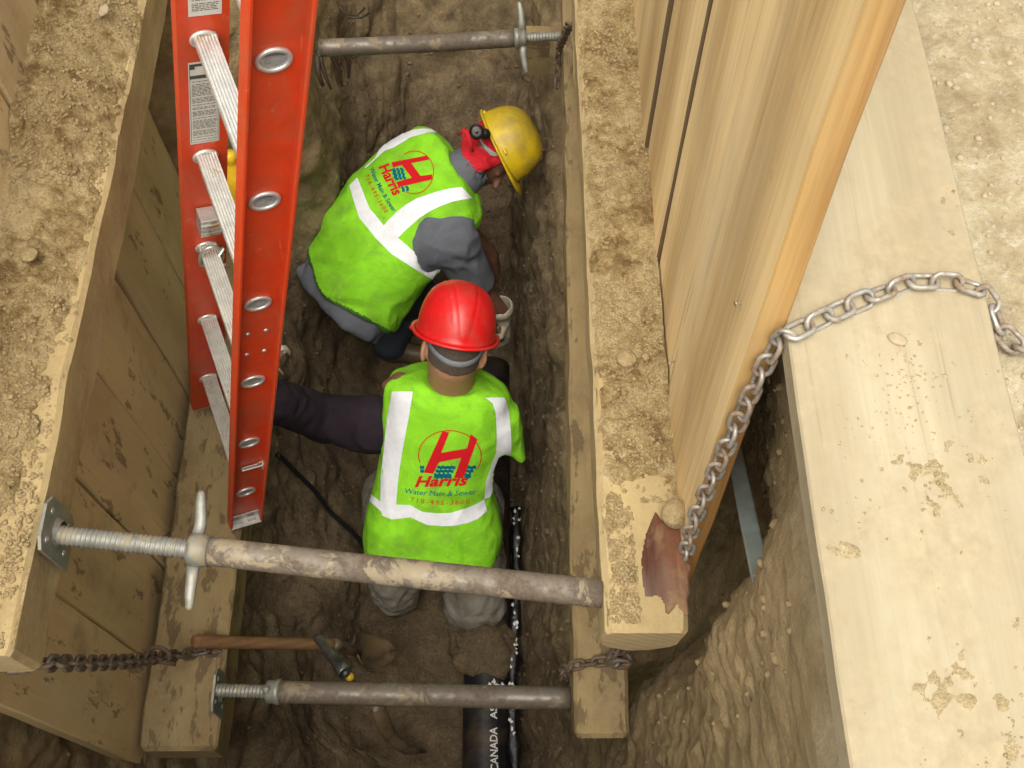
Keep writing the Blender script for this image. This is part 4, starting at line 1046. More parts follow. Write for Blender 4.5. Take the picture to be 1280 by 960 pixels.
def surface(name, fn, lo, hi, h, mats, parent, relax=2, disp=None, mfun=None):
    lo, hi = A(*lo), A(*hi); n = np.maximum(4, np.ceil((hi - lo) / h).astype(int)) + 1
    ax = [lo[i] + h * np.arange(n[i]) for i in range(3)]
    G = np.stack(np.meshgrid(*ax, indexing='ij'), -1); Vv = fn(G)
    S = Vv < 0
    c = [S[i:n[0] - 1 + i, j:n[1] - 1 + j, k:n[2] - 1 + k] for i in (0, 1) for j in (0, 1) for k in (0, 1)]
    cnt = sum(x.astype(np.int8) for x in c); act = (cnt > 0) & (cnt < 8)
    idx = -np.ones(act.shape, int); I, J, K = np.nonzero(act); idx[I, J, K] = np.arange(len(I))
    acc = np.zeros((len(I), 3)); num = np.zeros(len(I))
    for (a_, b_) in [((0, 0, 0), (1, 0, 0)), ((0, 1, 0), (1, 1, 0)), ((0, 0, 1), (1, 0, 1)), ((0, 1, 1), (1, 1, 1)), ((0, 0, 0), (0, 1, 0)), ((1, 0, 0), (1, 1, 0)),
                     ((0, 0, 1), (0, 1, 1)), ((1, 0, 1), (1, 1, 1)), ((0, 0, 0), (0, 0, 1)), ((1, 0, 0), (1, 0, 1)), ((0, 1, 0), (0, 1, 1)), ((1, 1, 0), (1, 1, 1))]:
        va = Vv[I + a_[0], J + a_[1], K + a_[2]]; vb = Vv[I + b_[0], J + b_[1], K + b_[2]]
        m = (va < 0) != (vb < 0); t = np.where(m, va / np.where(m, va - vb, 1), 0)
        p = A(*a_) + t[:, None] * (A(*b_) - A(*a_)); acc += p * m[:, None]; num += m
    P = lo + h * (np.stack([I, J, K], -1) + acc / num[:, None])
    F = []
    for axis in range(3):
        s0 = [slice(None)] * 3; s1 = [slice(None)] * 3; s0[axis] = slice(0, -1); s1[axis] = slice(1, None)
        a_ = S[tuple(s0)]; b_ = S[tuple(s1)]; e = np.argwhere(a_ != b_)
        u, v = [(1, 2), (2, 0), (0, 1)][axis]
        e = e[(e[:, u] > 0) & (e[:, v] > 0) & (e[:, u] < n[u] - 1) & (e[:, v] < n[v] - 1)]
        def at(du, dv):
            q = e.copy(); q[:, u] -= du; q[:, v] -= dv; return idx[q[:, 0], q[:, 1], q[:, 2]]
        quad = np.stack([at(1, 1), at(0, 1), at(0, 0), at(1, 0)], -1)
        flip = ~a_[e[:, 0], e[:, 1], e[:, 2]]; quad[flip] = quad[flip][:, ::-1]; F.append(quad)
    F = np.concatenate(F); F = F[(F >= 0).all(1)]
    E = np.concatenate([F[:, [0, 1]], F[:, [1, 2]], F[:, [2, 3]], F[:, [3, 0]]])
    for _ in range(relax):
        s = np.zeros_like(P); q = np.zeros(len(P))
        np.add.at(s, E[:, 0], P[E[:, 1]]); np.add.at(s, E[:, 1], P[E[:, 0]]); np.add.at(q, E[:, 0], 1); np.add.at(q, E[:, 1], 1)
        P = P * .5 + s / np.maximum(q, 1)[:, None] * .5
    if disp is not None:
        fn_ = np.cross(P[F[:, 2]] - P[F[:, 0]], P[F[:, 3]] - P[F[:, 1]]); N = np.zeros_like(P)
        for c_ in range(4): np.add.at(N, F[:, c_], fn_)
        N /= np.linalg.norm(N, axis=1, keepdims=True) + 1e-12; P = P + N * disp(P, N)[:, None]
    mi = mfun(P[F].mean(1)) if mfun else None
    o = mesh_obj(name, P, F, mats, parent, True, mi)
    o['_n'] = 0; del o['_n']
    return o, BVHTree.FromPolygons([Vector(v) for v in P], [tuple(map(int, f)) for f in F])

def make_helmet(c, up, front, hw, hl, hh, mat, parent, ridge=1, visor=.035, rear=.012):
    up = Vector(up).normalized(); front = Vector(front); front = (front - up * front.dot(up)).normalized(); side = front.cross(up)
    nt, npz = 120, 34; V = []
    for j in range(npz + 1):
        p = j / npz * math.pi / 2; z = hh * math.sin(p) ** .92; r = max(0, math.cos(p)) ** .62
        for i in range(nt):
            t = 2 * math.pi * i / nt; x = math.sin(t) * hw * r; y = math.cos(t) * hl * r; f = z / hh
            wv = .006 + .028 * f; e = 0
            if ridge:
                e = .0035 * min(1, max(0, (wv - abs(x)) / .003)) * min(1, max(0, (f - .10) / .05))
                if y > 0: e *= .5
                e += .0018 * min(1, max(0, (.0035 - abs(abs(x) - wv - .012)) / .002)) * min(1, max(0, (f - .35) / .1)) * min(1, max(0, (.97 - f) / .05))
            flare = .004 * max(0, 1 - f * 9)
            d = Vector((x, y, z * 1.2)); d = d.normalized() if d.length > 0 else Vector((0, 0, 1))
            q = Vector((x, y, z)) + d * e; rr = Vector((x, y, 0)); rr = rr.normalized() if rr.length > 1e-6 else rr
            q += rr * flare; V.append(q)
    def w3(q): return Vector(c) + side * q.x + front * q.y + up * q.z
    F = [(j * nt + i, j * nt + (i + 1) % nt, (j + 1) * nt + (i + 1) % nt, (j + 1) * nt + i) for j in range(npz) for i in range(nt)]
    # brim ring and lip
    n0 = len(V)
    for (ex, dz) in ((.0, .0), (.6, -.003), (1.0, -.0055), (1.06, -.003), (1.0, .0), (.55, .003)):
        for i in range(nt):
            t = 2 * math.pi * i / nt; fr = max(0, math.cos(t)); bk = max(0, -math.cos(t))
            ext = (.010 + visor * fr ** 1.6 + (rear - .010) * bk) * ex + .003
            # small tabs at the sides
            for tt in (1.45, -1.45): ext += .006 * ex * math.exp(-((((t + math.pi) % (2 * math.pi) - math.pi) - tt) / .07) ** 2)
            rr = Vector((math.sin(t) * hw, math.cos(t) * hl, 0)); dr_ = rr.normalized(); V.append(rr + dr_ * ext + Vector((0, 0, dz - .010 * fr ** 2 * ex)))
    for r_ in range(5): F += [(n0 + r_ * nt + i, n0 + (r_ + 1) * nt + i, n0 + (r_ + 1) * nt + (i + 1) % nt, n0 + r_ * nt + (i + 1) % nt) for i in range(nt)]
    F += [(n0 + 5 * nt + i, i, (i + 1) % nt, n0 + 5 * nt + (i + 1) % nt) for i in range(nt)]
    o = mesh_obj('helmet', [w3(v) for v in V], F, mat, parent, True)
    return o, side, front, up
def hand_sdf(P, wrist, d, palm_n, thumb_side, curl=.5, s=1.0):
    """palm, four fingers and a thumb; d = direction of the fingers, palm_n = out of the palm"""
    d = A(*Vector(d).normalized()); n = A(*palm_n); n = n - d * (n @ d); n /= np.linalg.norm(n); sd_ = np.cross(d, n) * thumb_side
    w_ = A(*wrist); r = None
    for off in (-.028, -.010, .009, .026):
        e = cone(P, w_ + d * .01 * s + sd_ * off * .6 * s, w_ + d * .085 * s + sd_ * off * s, .019 * s, .0135 * s); r = e if r is None else smin(r, e, .012)
    for i, (off, ln_) in enumerate(((.031, .072), (.0105, .080), (-.0105, .074), (-.031, .058))):
        p = w_ + d * .088 * s + sd_ * off * s; dd = d.copy(); rad = .0105 * s
        for sg in range(3):
            a_ = curl * (.8 + .5 * sg + .1 * i); dd = dd * math.cos(a_) + n * math.sin(a_); dd /= np.linalg.norm(dd)
            q = p + dd * ln_ * s * (.42, .32, .26)[sg]; r = smin(r, cone(P, p, q, rad, rad * .9), .004); p = q; rad *= .9
            n2 = n
    p = w_ + d * .025 * s + sd_ * .022 * s; q = p + (d * .55 + sd_ * .7 + n * .35) * .045 * s; q2 = q + (d * .8 + sd_ * .1 + n * .6) * .034 * s
    r = smin(r, cone(P, p, q, .017 * s, .012 * s), .008); r = smin(r, cone(P, q, q2, .012 * s, .009 * s), .004)
    return r
def head_sdf(P, c, up, front, side):
    """c = skull centre; returns skin surface of the head"""
    up, front, side = A(*up), A(*front), A(*side); c = A(*c); axs = (side, front, up)
    d = ell(P, c - front * .008, axs, (.076, .096, .088))
    d = smin(d, ell(P, c + front * .030 - up * .060, axs, (.058, .062, .060)), .03)
    d = smin(d, cone(P, c + front * .090 - up * .005, c + front * .112 - up * .045, .008, .014), .012)      # nose
    d = smin(d, cone(P, c + front * .082 - up * .108 - side * .012, c + front * .082 - up * .108 + side * .012, .016, .016), .015)   # chin
    d = smin(d, cone(P, c + front * .088 - up * .075 - side * .020, c + front * .088 - up * .075 + side * .020, .007, .007), .006)
    for s in (-1, 1):
        d = np.maximum(d, -ell(P, c + front * .102 + side * s * .032 - up * .010, axs, (.018, .018, .012)))
        d = smin(d, ell(P, c + front * .080 + side * s * .032 - up * .012, axs, (.012, .012, .010)), .004)
        ea = (side * s + front * .35) / 1.06; eb = (front - side * s * .5) / 1.118
        ear = ell(P, c + side * s * .086 - up * .026 - front * .012, (ea, eb, up), (.009, .025, .039))
        ear = np.maximum(ear, -ell(P, c + side * s * .096 - up * .020 + front * .002, axs, (.008, .010, .020)))
        d = smin(d, ear, .006)
    return d

def person(spec):
    g = spec; t = thing('person', g['label'], 'person', g['loc'])
    s, a, b = g['s'], g['a'], g['b']; N0 = g['N0']; T = g['tor']             # T rows: t, rx, ry, shift a, shift b
    T = np.array(T, float)
    def torso(P, off=0.0, t0=0.0, t1=None, k=.03, pw=2.5, dome=.9):
        q = P - A(*N0); tt = -(q @ A(*s)); la = q @ A(*a); lb = q @ A(*b)
        rx = np.interp(tt, T[:, 0], T[:, 1]) + off; ry = np.interp(tt, T[:, 0], T[:, 2]) + off
        la = la - np.interp(tt, T[:, 0], T[:, 3]); lb = lb - np.interp(tt, T[:, 0], T[:, 4])
        rr = (np.abs(la / rx) ** pw + np.abs(lb / ry) ** pw) ** (1 / pw)
        d = (rr - 1) * np.minimum(rx, ry)
        top = t0 + dome * la ** 2 + .5 * lb ** 2 - off
        d = -smin(-d, -(top - tt), k) if True else d
        if t1 is not None:
            hem = t1 + g.get('hemwave', 0) * np.sin(la * 22 + 1) + g.get('hemslope', 0) * la + g.get('hemquad', 0) * la ** 2
            d = np.maximum(d, tt - hem)
        return d
    g['torso'] = torso
    return t, torso

# ---------------------------------------------------------------- worker in the red helmet
N0b = W(563, 487, D=2.74); Hb = W(536, 712, D=3.25)
s1 = (N0b - Hb).normalized(); a1 = W(640, 505, D=2.80) - W(478, 502, D=2.80); a1 = (a1 - s1 * a1.dot(s1)).normalized(); b1 = a1.cross(s1).normalized()
N01 = N0b - b1 * .105
tor1 = [(-.10, .10, .09, 0, 0), (0, .17, .095, -.005, .0), (.06, .188, .110, -.006, .0), (.18, .184, .125, -.008, .0), (.30, .176, .128, -.012, 0), (.40, .184, .132, -.010, 0), (.52, .214, .142, -.004, .0), (.60, .218, .145, .0, 0), (.70, .205, .14, .01, 0), (.95, .19, .13, .01, -.02)]
p1, torso1 = person(dict(label='worker in red hard hat and lime vest standing with his back towards us', loc=W(560, 760, D=3.8), s=s1, a=a1, b=b1, N0=N01, tor=tor1, hemwave=.008, hemslope=-.10))
up1 = Vector((.06, .69, .72)).normalized(); RE1 = W(577, 433, D=2.545)
fr1 = Vector((-.07, 1, 0)); fr1 = (fr1 - up1 * fr1.dot(up1)).normalized()
if fr1.y < 0: fr1 = -fr1
side1 = fr1.cross(up1)
roll = Matrix.Rotation(R(5), 3, fr1); up1 = roll @ up1; side1 = fr1.cross(up1)
Bc1 = RE1 + fr1 * .125
sk1 = Bc1 - up1 * .030 - fr1 * .002
Ls = W(461, 530, D=2.97); Le = W(405, 522, D=3.02); Lw = W(340, 500, D=2.80); Lh = W(322, 492, D=2.74)
Rs = W(628, 532, D=2.95); Re = Rs + Vector((.0, .16, -.24)); Rw = Re + Vector((-.05, .20, -.14))
hipL = N01 - s1 * .59 - a1 * .105 - b1 * .02; hipR = N01 - s1 * .59 + a1 * .10 - b1 * .02
knL = hipL + Vector((-.05, .20, -.22)); knR = hipR + Vector((.04, .20, -.24))
anL = W(494, 741, D=3.72); anR = W(594, 765, D=3.75)
neck_lo = N01 - s1 * .02 + b1 * .01
lo = (-.95, .75, Zd(3.93)); hi = (.25, 1.85, Zd(2.40))
def body1(P):
    d = head_sdf(P, sk1, up1, fr1, side1)
    d = smin(d, cone(P, neck_lo, sk1 - up1 * .050 - fr1 * .030, .072, .060), .03)
    d = smin(d, torso1(P, -.030, .03, .56), .03)
    for pts, rd in (((Ls, Le, Lw), (.052, .042, .030)), ((Rs, Re, Rw), (.052, .042, .030)), ((hipL, knL, anL, anL + Vector((0, .02, -.05))), (.085, .060, .045, .045)), ((hipR, knR, anR, anR + Vector((0, .02, -.05))), (.075, .060, .045, .045))):
        d = smin(d, chainsdf(P, pts, rd), .02)
    d = smin(d, hand_sdf(P, Lw, Lh - Lw, (0, .3, 1), 1, .45), .01)
    d = smin(d, hand_sdf(P, Rw, Vector((-.2, .3, -1)), (-1, 0, 0), -1, .4), .01)
    return d
surface('body', body1, lo, hi, .0085, M['skin'], p1, 1)
# hair cut close
def hair1(P):
    q = P - A(*sk1); z = q @ A(*up1); y = q @ A(*fr1); x = q @ A(*side1)
    d = ell(P, sk1 - fr1 * .009, (side1, fr1, up1), (.079, .0985, .090))
    d = smin(d, cone(P, neck_lo, sk1 - up1 * .050 - fr1 * .030, .0735, .0625), .03)
    line = -.068 + .020 * np.abs(x / .075) ** 2 + .0025 * fbm(P, 90, 66, 2)
    return np.maximum(np.maximum(d, line - z), y - .015)
def hair_disp(P, N): return .0007 * fbm(P, 260, 61, 2)
surface('hair', hair1, sk1 - Vector((.11, .13, .13)), sk1 + Vector((.11, .13, .12)), .0035, M['hair'], p1, 1, hair_disp)
make_helmet(Bc1, up1, fr1, .1125, .134, .146, M['red_shell'], p1)
mb = MB()
pts = []
for k in range(25):
    th = math.pi * (.0 + k / 24); x = math.cos(th) * .086; y = -math.sin(th) * .111
    pts.append(Bc1 + side1 * x + fr1 * y - up1 * (.012 + .046 * math.sin(th) ** 1.2))
for i, p in enumerate(pts): pass
V = []; n = len(pts)
for p in pts:
    rad = (p - Bc1); rad = (rad - up1 * rad.dot(up1)).normalized()
    V += [p + up1 * .0085 - rad * .002, p + up1 * .008 + rad * .0015, p - up1 * .008 + rad * .0015, p - up1 * .0085 - rad * .002]
mb.add(V, [(i * 4 + k, i * 4 + (k + 1) % 4, i * 4 + 4 + (k + 1) % 4, i * 4 + 4 + k) for i in range(n - 1) for k in range(4)])
mb.build('nape_strap', M['strap'], p1, True)
mb = MB(); mb.lathe(sk1 + side1 * .094 - up1 * .052 - fr1 * .012, side1, [(-.002, .003), (.002, .0028), (.003, 0)], 8); mb.build('ear_stud', M['alu'], p1, True)
# sleeves and shirt
def wrk(P, f=16, amp=.004, seed=0, ax=None):
    W_ = P + np.stack([fbm(P, 5, seed + 1, 2), fbm(P, 5, seed + 2, 2), fbm(P, 5, seed + 3, 2)], -1) * .10
    return amp * (1 - 2.2 * np.abs(fbm(W_, f, seed + 9, 2))) + amp * .6 * fbm(P, 5, seed + 5, 2)
def shirt1(P):
    d = torso1(P, -.020, .012, .60)
    d = smin(d, chainsdf(P, (Ls + Vector((.02, 0, -.03)), Ls, Le, Lw), (.070, .084, .070, .060)), .03)
    d = smin(d, chainsdf(P, (Rs, Re, Rw), (.050, .046, .042)), .03)
    d = np.maximum(d, -cone(P, neck_lo + s1 * .04 + b1 * .02, neck_lo + s1 * .2, .068, .08))
    return d
surface('shirt', shirt1, (-.80, .85, Zd(3.60)), (.26, 1.75, Zd(2.6)), .0085, M['purple'], p1, 2, lambda P, N: wrk(P, 13, .009, 30))
def edge_idx(C, N0, s_, a_, t1, hw, hs_, hq, T=None):
    q = C - A(*N0); tt = -(q @ A(*s_)); la = q @ A(*a_)
    if T is not None: la = la - np.interp(tt, np.array(T)[:, 0], np.array(T)[:, 3])
    return (tt > t1 + hw * np.sin(la * 22 + 1) + hs_ * la + hq * la ** 2 - .009).astype(int)
def vest1(P):
    d = torso1(P, 0.0, .0, .665, k=.022)
    flap = cone(P, Rs + Vector((-.015, .0, .0)), W(651, 572, D=3.04), .080, .014)
    d = smin(d, flap, .035)
    d = np.maximum(d, -cone(P, W(690, 560, D=3.0), W(676, 660, D=3.2), .055, .06))
    arm = chainsdf(P, (Ls + Vector((.010, .0, -.02)), Le), (.084, .080))
    d = np.maximum(d, -arm)
    armr = cone(P, W(668, 632, D=2.95), W(668, 632, D=3.45), .075, .085)
    d = np.maximum(d, -armr)
    nk = ell(P, N01 + s1 * .020 + b1 * .045, (a1, s1, b1), (.092, .052, .13)); d = np.maximum(d, -nk)
    return d
def vd1(P, N):
    q = P - A(*N01); tt = -(q @ A(*s1)); lowr = np.clip((tt - .42) / .15, 0, 1)
    Q = np.stack([q @ A(*a1), tt * .42, (q @ A(*b1))], -1)
    return wrk(Q, 13, .0050, 50) + lowr * wrk(Q * A(1, .8, 1), 12, .010, 57) + .003 * fbm(P, 20, 58, 2)
v1o, v1b = surface('safety_vest', vest1, (-.45, .75, Zd(3.62)), (.26, 1.65, Zd(2.66)), .0065, [M['vest'], M['vest_edge']], p1, 2, vd1, lambda C: edge_idx(C, N01, s1, a1, .665, .008, -.10, 0))
def pants1(P):
    d = torso1(P, -.026, .5, .66)
    for h_, k_, an, r_ in ((hipL, knL, anL, .074), (hipR, knR, anR, .092)):
        d = smin(d, chainsdf(P, (h_, k_, an + Vector((0, .02, .05)), an), (.098, .088, r_ + .004, r_)), .012)
    return d
surface('trousers', pants1, lo, (.25, 1.75, Zd(3.0)), .009, M['paleslacks'], p1, 2, lambda P, N: wrk(P * A(1, 1, 2.4), 12, .016, 70))
def boots1(P):
    d = None
    for an, sx in ((anL, -.02), (anR, .02)):
        e = smin(cone(P, an - Vector((0, 0, .02)), an + Vector((0, 0, -.10)), .060, .056), cone(P, an + Vector((0, .0, -.10)), an + Vector((sx, .20, -.12)), .050, .045), .03)
        d = e if d is None else np.minimum(d, e)
    return d
surface('boots', boots1, (-.5, .8, Zd(3.98)), (.25, 1.45, Zd(3.62)), .010, M['mudsteel'], p1, 1)
def glove_lump(P): return chainsdf(P, (W(484, 482, D=2.83), W(500, 478, D=2.82), W(510, 486, D=2.83)), (.018, .027, .022))
surface('shirt_fold', glove_lump, W(470, 500, D=3.0) - Vector((.05, .1, .05)), W(530, 460, D=2.8) + Vector((.05, .1, .08)), .006, M['skin_dark'], p1, 1)

# decals on the vests
def band(name, up_edge, lo_edge, bvh, mat, parent, nseg=70, nw=7, lift=.0016):
    def rs(E, n):
        E = np.array(E, float); L = np.r_[0, np.cumsum(np.linalg.norm(np.diff(E, axis=0), axis=1))]; t = np.linspace(0, L[-1], n)
        return np.stack([np.interp(t, L, E[:, 0]), np.interp(t, L, E[:, 1])], -1)
    a_, b_ = rs(up_edge, nseg), rs(lo_edge, nseg); pts = []; F = []
    for i in range(nseg):
        for j in range(nw + 1): pts.append(tuple(a_[i] * (1 - j / nw) + b_[i] * j / nw))
    for i in range(nseg - 1):
        for j in range(nw): q = i * (nw + 1) + j; F.append((q, q + nw + 1, q + nw + 2, q + 1))
    return drape(name, pts, F, bvh, mat, parent, lift)
def polyfill(name, polys, bvh, mat, parent, lift=.0014, cell=1.2):
    """fill 2D pixel polygons with a fine grid cut to the outline"""
    bm = bmesh.new()
    for poly in polys:
        f = bm.faces.new([bm.verts.new((x, y, 0)) for x, y in poly])
    xs_ = [v.co.x for v in bm.verts]; ys_ = [v.co.y for v in bm.verts]
    st = cell * 2.2
    for ax_, lo_, hi_ in ((0, min(xs_), max(xs_)), (1, min(ys_), max(ys_))):
        k = lo_ + st
        while k < hi_:
            co = (k, 0, 0) if ax_ == 0 else (0, k, 0); no = (1, 0, 0) if ax_ == 0 else (0, 1, 0)
            bmesh.ops.bisect_plane(bm, geom=bm.verts[:] + bm.edges[:] + bm.faces[:], plane_co=co, plane_no=no); k += st
    bm.verts.index_update(); pts = [(v.co.x, v.co.y) for v in bm.verts]; F = [tuple(v.index for v in f.verts) for f in bm.faces]; bm.free()
    return drape(name, pts, F, bvh, mat, parent, lift)
def ringband(name, c, rx, ry, rot, w_, bvh, mat, parent, t0, t1):
    u1, u2 = [], []
    for k in range(60):
        t = t0 + (t1 - t0) * k / 59
        for L_, dr_ in ((u1, w_ / 2), (u2, -w_ / 2)):
            x, y = (rx + dr_) * math.cos(t), (ry + dr_) * math.sin(t); L_.append((c[0] + x * math.cos(rot) - y * math.sin(rot), c[1] + x * math.sin(rot) + y * math.cos(rot)))
    return band(name, u1, u2, bvh, mat, parent, 60, 2, .0013)
def c8(*pts): return [(430 + x / 4.8, 480 + y / 4.8) for x, y in pts]
def c7(*pts): return [(440 + x / 7.39, 160 + y / 7.39) for x, y in pts]
def c1(*pts): return [(380 + x / 6, 260 + y / 6) for x, y in pts]
SV = M['silver']
def wavy(name, polys, bvh, parent):
    for q in polys: polyfill(name, [q], bvh, M['teal_print'], parent, .0012)
def wave_poly(p0, p1, up_, h, n=3, amp=.25):
    """wavy strip from p0 to p1 (px), thickness h along up_"""
    p0, p1, u_ = A(*p0), A(*p1), A(*up_); m = 18; top, bot = [], []
    for k in range(m + 1):
        q = p0 + (p1 - p0) * k / m; o_ = amp * h * math.sin(k / m * n * 2 * math.pi); top.append(tuple(q + u_ * (h + o_))); bot.append(tuple(q + u_ * o_))
    return top + bot[::-1]
band('reflective_band', c8((290, 45), (262, 200), (240, 400), (222, 560), (220, 740), (232, 790)), c8((415, 45), (390, 200), (352, 400), (328, 560), (313, 735), (322, 760)), v1b, SV, p1)
band('reflective_band', c8((108, 622), (150, 650), (222, 706)), c8((112, 670), (160, 705), (228, 768)), v1b, SV, p1, 20)
band('reflective_band', c8((222, 735), (325, 722), (400, 725), (470, 765), (560, 775), (640, 772), (730, 745), (800, 715), (838, 690)), c8((232, 790), (290, 812), (400, 798), (500, 845), (590, 852), (660, 850), (745, 832), (800, 810), (858, 760)), v1b, SV, p1)
band('reflective_band', c8((845, 82), (890, 115), (908, 170), (915, 290), (912, 410), (880, 490), (850, 580), (838, 690)), c8((960, 82), (975, 115), (988, 170), (1000, 290), (1004, 400), (975, 480), (925, 575), (872, 680)), v1b, SV, p1)
P1r = M['red_print']
polyfill('emblem_letter', [c8((590, 282), (632, 290), (583, 412), (737, 385), (760, 300), (800, 330), (715, 565), (660, 562), (702, 442), (570, 468), (535, 538), (478, 530))], v1b, P1r, p1)
ringband('emblem_ring', c8((635, 430))[0], 39, 31.5, .05, 1.5, v1b, M['orange_print'], p1, math.pi * .89, math.pi * 2.16)
wv_ = []
for j, (y0, hh) in enumerate(((509, 18), (531, 18), (566, 30))):
    for (x0, x1) in ((560 - j * 10, 668 - j * 12), (456 + j * 2, 482 - j * 2), (738 - j * 8, 792 - j * 16)):
        if x1 - x0 > 10 and not (j == 2 and x0 < 500): wv_.append(wave_poly(*c8((x0, y0), (x1, y0)), (0, -1), hh / 4.8, 4 if x1 - x0 > 80 else 1.5, .13))
wavy('emblem_wave', wv_, v1b, p1)
lettering('Harris', c8((424, 616))[0], (65, -2.2), (3.0, -13.5), v1b, P1r, p1, bold=.035, shear=.15)
lettering('Water Main & Sewer', c8((365, 652))[0], (89, 1.2), (.8, -6.6), v1b, M['teal_print'], p1, bend=3.4 / 6.6, bold=.0, shear=.1)
lettering('718-495-3600', c8((398, 703))[0], (74, 2.5), (.5, -5.8), v1b, M['orange_print'], p1, bend=3.2 / 5.8, bold=.008, spacing=1.3)

# ---------------------------------------------------------------- worker in the yellow helmet
N0b = W(568, 203, D=2.88); Hb = W(418, 300, D=3.10)
s2 = (N0b - Hb).normalized(); a2 = W(603, 285, D=2.99) - W(535, 155, D=2.93); a2 = (a2 - s2 * a2.dot(s2)).normalized(); b2 = a2.cross(s2).normalized()
if b2.z < 0: b2 = -b2
N02 = N0b - b2 * .10; LEN2 = (N0b - Hb).length
tor2 = [(-.10, .10, .09, 0, 0), (0, .178, .105, -.016, 0), (.07, .215, .124, -.018, 0), (.20, .238, .136, -.006, .0), (.35, .246, .145, .040, .0), (.50, .250, .152, .100, -.005), (.62, .240, .150, .140, -.020), (.72, .195, .140, 0, -.04), (.95, .17, .12, 0, -.1)]
p2, torso2 = person(dict(label='worker in yellow hard hat and red bandana crouched over the pipe', loc=W(470, 330, D=3.85), s=s2, a=a2, b=b2, N0=N02, tor=tor2, hemwave=.010, hemslope=-.16, hemquad=-1.1))
up2 = Vector(MC @ A(.87, -.42, -.20)).normalized(); fr2 = Vector(MC @ A(.46, .886, .10)); fr2 = (fr2 - up2 * fr2.dot(up2)).normalized(); side2 = fr2.cross(up2)
Bc2 = W(626, 184, z=3.74); sk2 = Bc2 - up2 * .035
Rs2 = W(566, 298, D=3.04); Re2 = W(592, 350, D=3.26); Rw2 = W(628, 392, D=3.44)
Ls2 = N02 - a2 * .15 - b2 * .07 - s2 * .08; Le2 = Ls2 + Vector((.06, -.05, -.28)); Lw2 = Le2 + Vector((.15, -.05, -.20))
hp = N02 - s2 * .54 - b2 * .05 + a2 * .11; hipL2 = hp - a2 * .10; hipR2 = hp + a2 * .10
knL2 = hipL2 + Vector((.10, .28, -.30)); knR2 = hipR2 + Vector((.13, .26, -.34)); anL2 = Vector((hipL2.x + .02, hipL2.y + .08, Zd(3.78))); anR2 = Vector((hipR2.x + .03, hipR2.y + .12, Zd(3.78)))
nk2 = N02 - s2 * .02 + b2 * .005
lo = (-.78, 1.55, Zd(3.95)); hi = (.26, 2.85, Zd(2.70))
def body2(P):
    d = head_sdf(P, sk2, up2, fr2, side2)
    d = smin(d, cone(P, nk2, sk2 - up2 * .055 - fr2 * .03, .068, .058), .03)
    d = smin(d, torso2(P, -.03, .03, .46), .03)
    for pts, rd in (((Ls2, Le2, Lw2), (.050, .040, .028)), ((Rs2, Re2, Rw2), (.052, .043, .030)), ((hipL2, knL2, anL2), (.085, .06, .045)), ((hipR2, knR2, anR2), (.085, .06, .045))):
        d = smin(d, chainsdf(P, pts, rd), .02)
    d = smin(d, hand_sdf(P, Rw2, W(640, 430, D=3.66) - Rw2, (-1, 0, -.3), -1, .35), .01)
    d = smin(d, hand_sdf(P, Lw2, Vector((.3, -.2, -1)), (-1, 0, 0), 1, .35), .01)
    return d
surface('body', body2, lo, hi, .0085, M['skin_dark'], p2, 1)
def shirt2(P):
    d = torso2(P, -.014, .0, .68)
    d = smin(d, chainsdf(P, (Rs2 - Vector((.07, 0, .012)), Rs2 - Vector((0, 0, .012)), Re2), (.080, .080, .072)), .03)
    d = smin(d, chainsdf(P, (Ls2, Le2), (.065, .060)), .03)
    d = smin(d, cone(P, nk2 + s2 * .01, nk2 + s2 * .055, .078, .068), .008)
    e = Vector(Re2 - Rs2).normalized(); d = np.maximum(d, (P - A(*(Re2 + e * .055))) @ A(*e) - np.where((P - A(*Rs2)) @ A(*a2) < -.12, 9, 0))
    d = np.maximum(d, -cone(P, nk2 + s2 * .06, nk2 + s2 * .2, .060, .07))
    return d
surface('shirt', shirt2, lo, hi, .0085, M['grayblue'], p2, 2, lambda P, N: wrk(P, 12, .009, 80))
def vest2(P):
    d = torso2(P, 0, -.005, .62, k=.022)
    d = np.maximum(d, -chainsdf(P, (W(550, 322, D=3.06), W(604, 322, D=3.12)), (.080, .098)))
    nk = ell(P, N02 + s2 * .028 + b2 * .02, (a2, s2, b2), (.095, .045, .14)); d = np.maximum(d, -nk)
    return d
def vd2(P, N):
    q = P - A(*N02); tt = -(q @ A(*s2)); lowr = np.clip((tt - .3) / .2, 0, 1)
    Q = np.stack([(q @ A(*a2)) * .7 + tt * .5, tt * .35, (q @ A(*b2))], -1)
    return wrk(Q, 12, .0045, 90) + lowr * wrk(Q, 13, .010, 97) + .003 * fbm(P, 20, 98, 2)
v2o, v2b = surface('safety_vest', vest2, lo, hi, .007, [M['vest'], M['vest_edge']], p2, 2, vd2, lambda C: edge_idx(C, N02, s2, a2, .62, .010, -.16, -1.1, tor2))
def pants2(P):
    d = torso2(P, -.020, .48, .655)
    d = smin(d, ell(P, W(424, 330, D=3.28), (a2, s2, b2), (.14, .09, .10)), .05)
    for h_, k_, an in ((hipL2, knL2, anL2), (hipR2, knR2, anR2)): d = smin(d, chainsdf(P, (h_, k_, an), (.10, .085, .07)), .04)
    return d
surface('trousers', pants2, lo, (.26, 2.6, Zd(2.95)), .010, M['navy'], p2, 2, lambda P, N: wrk(P, 8, .006, 110))
def boots2(P):
    d = None
    for an in (anL2, anR2):
        e = smin(cone(P, an, an + Vector((0, 0, -.05)), .055, .052), cone(P, an + Vector((0, 0, -.05)), an + Vector((.19, -.03, -.07)), .048, .042), .03); d = e if d is None else np.minimum(d, e)
    return d
surface('boots', boots2, (-.78, 1.5, Zd(3.98)), (.26, 2.7, Zd(3.68)), .012, M['mudsteel'], p2, 1)
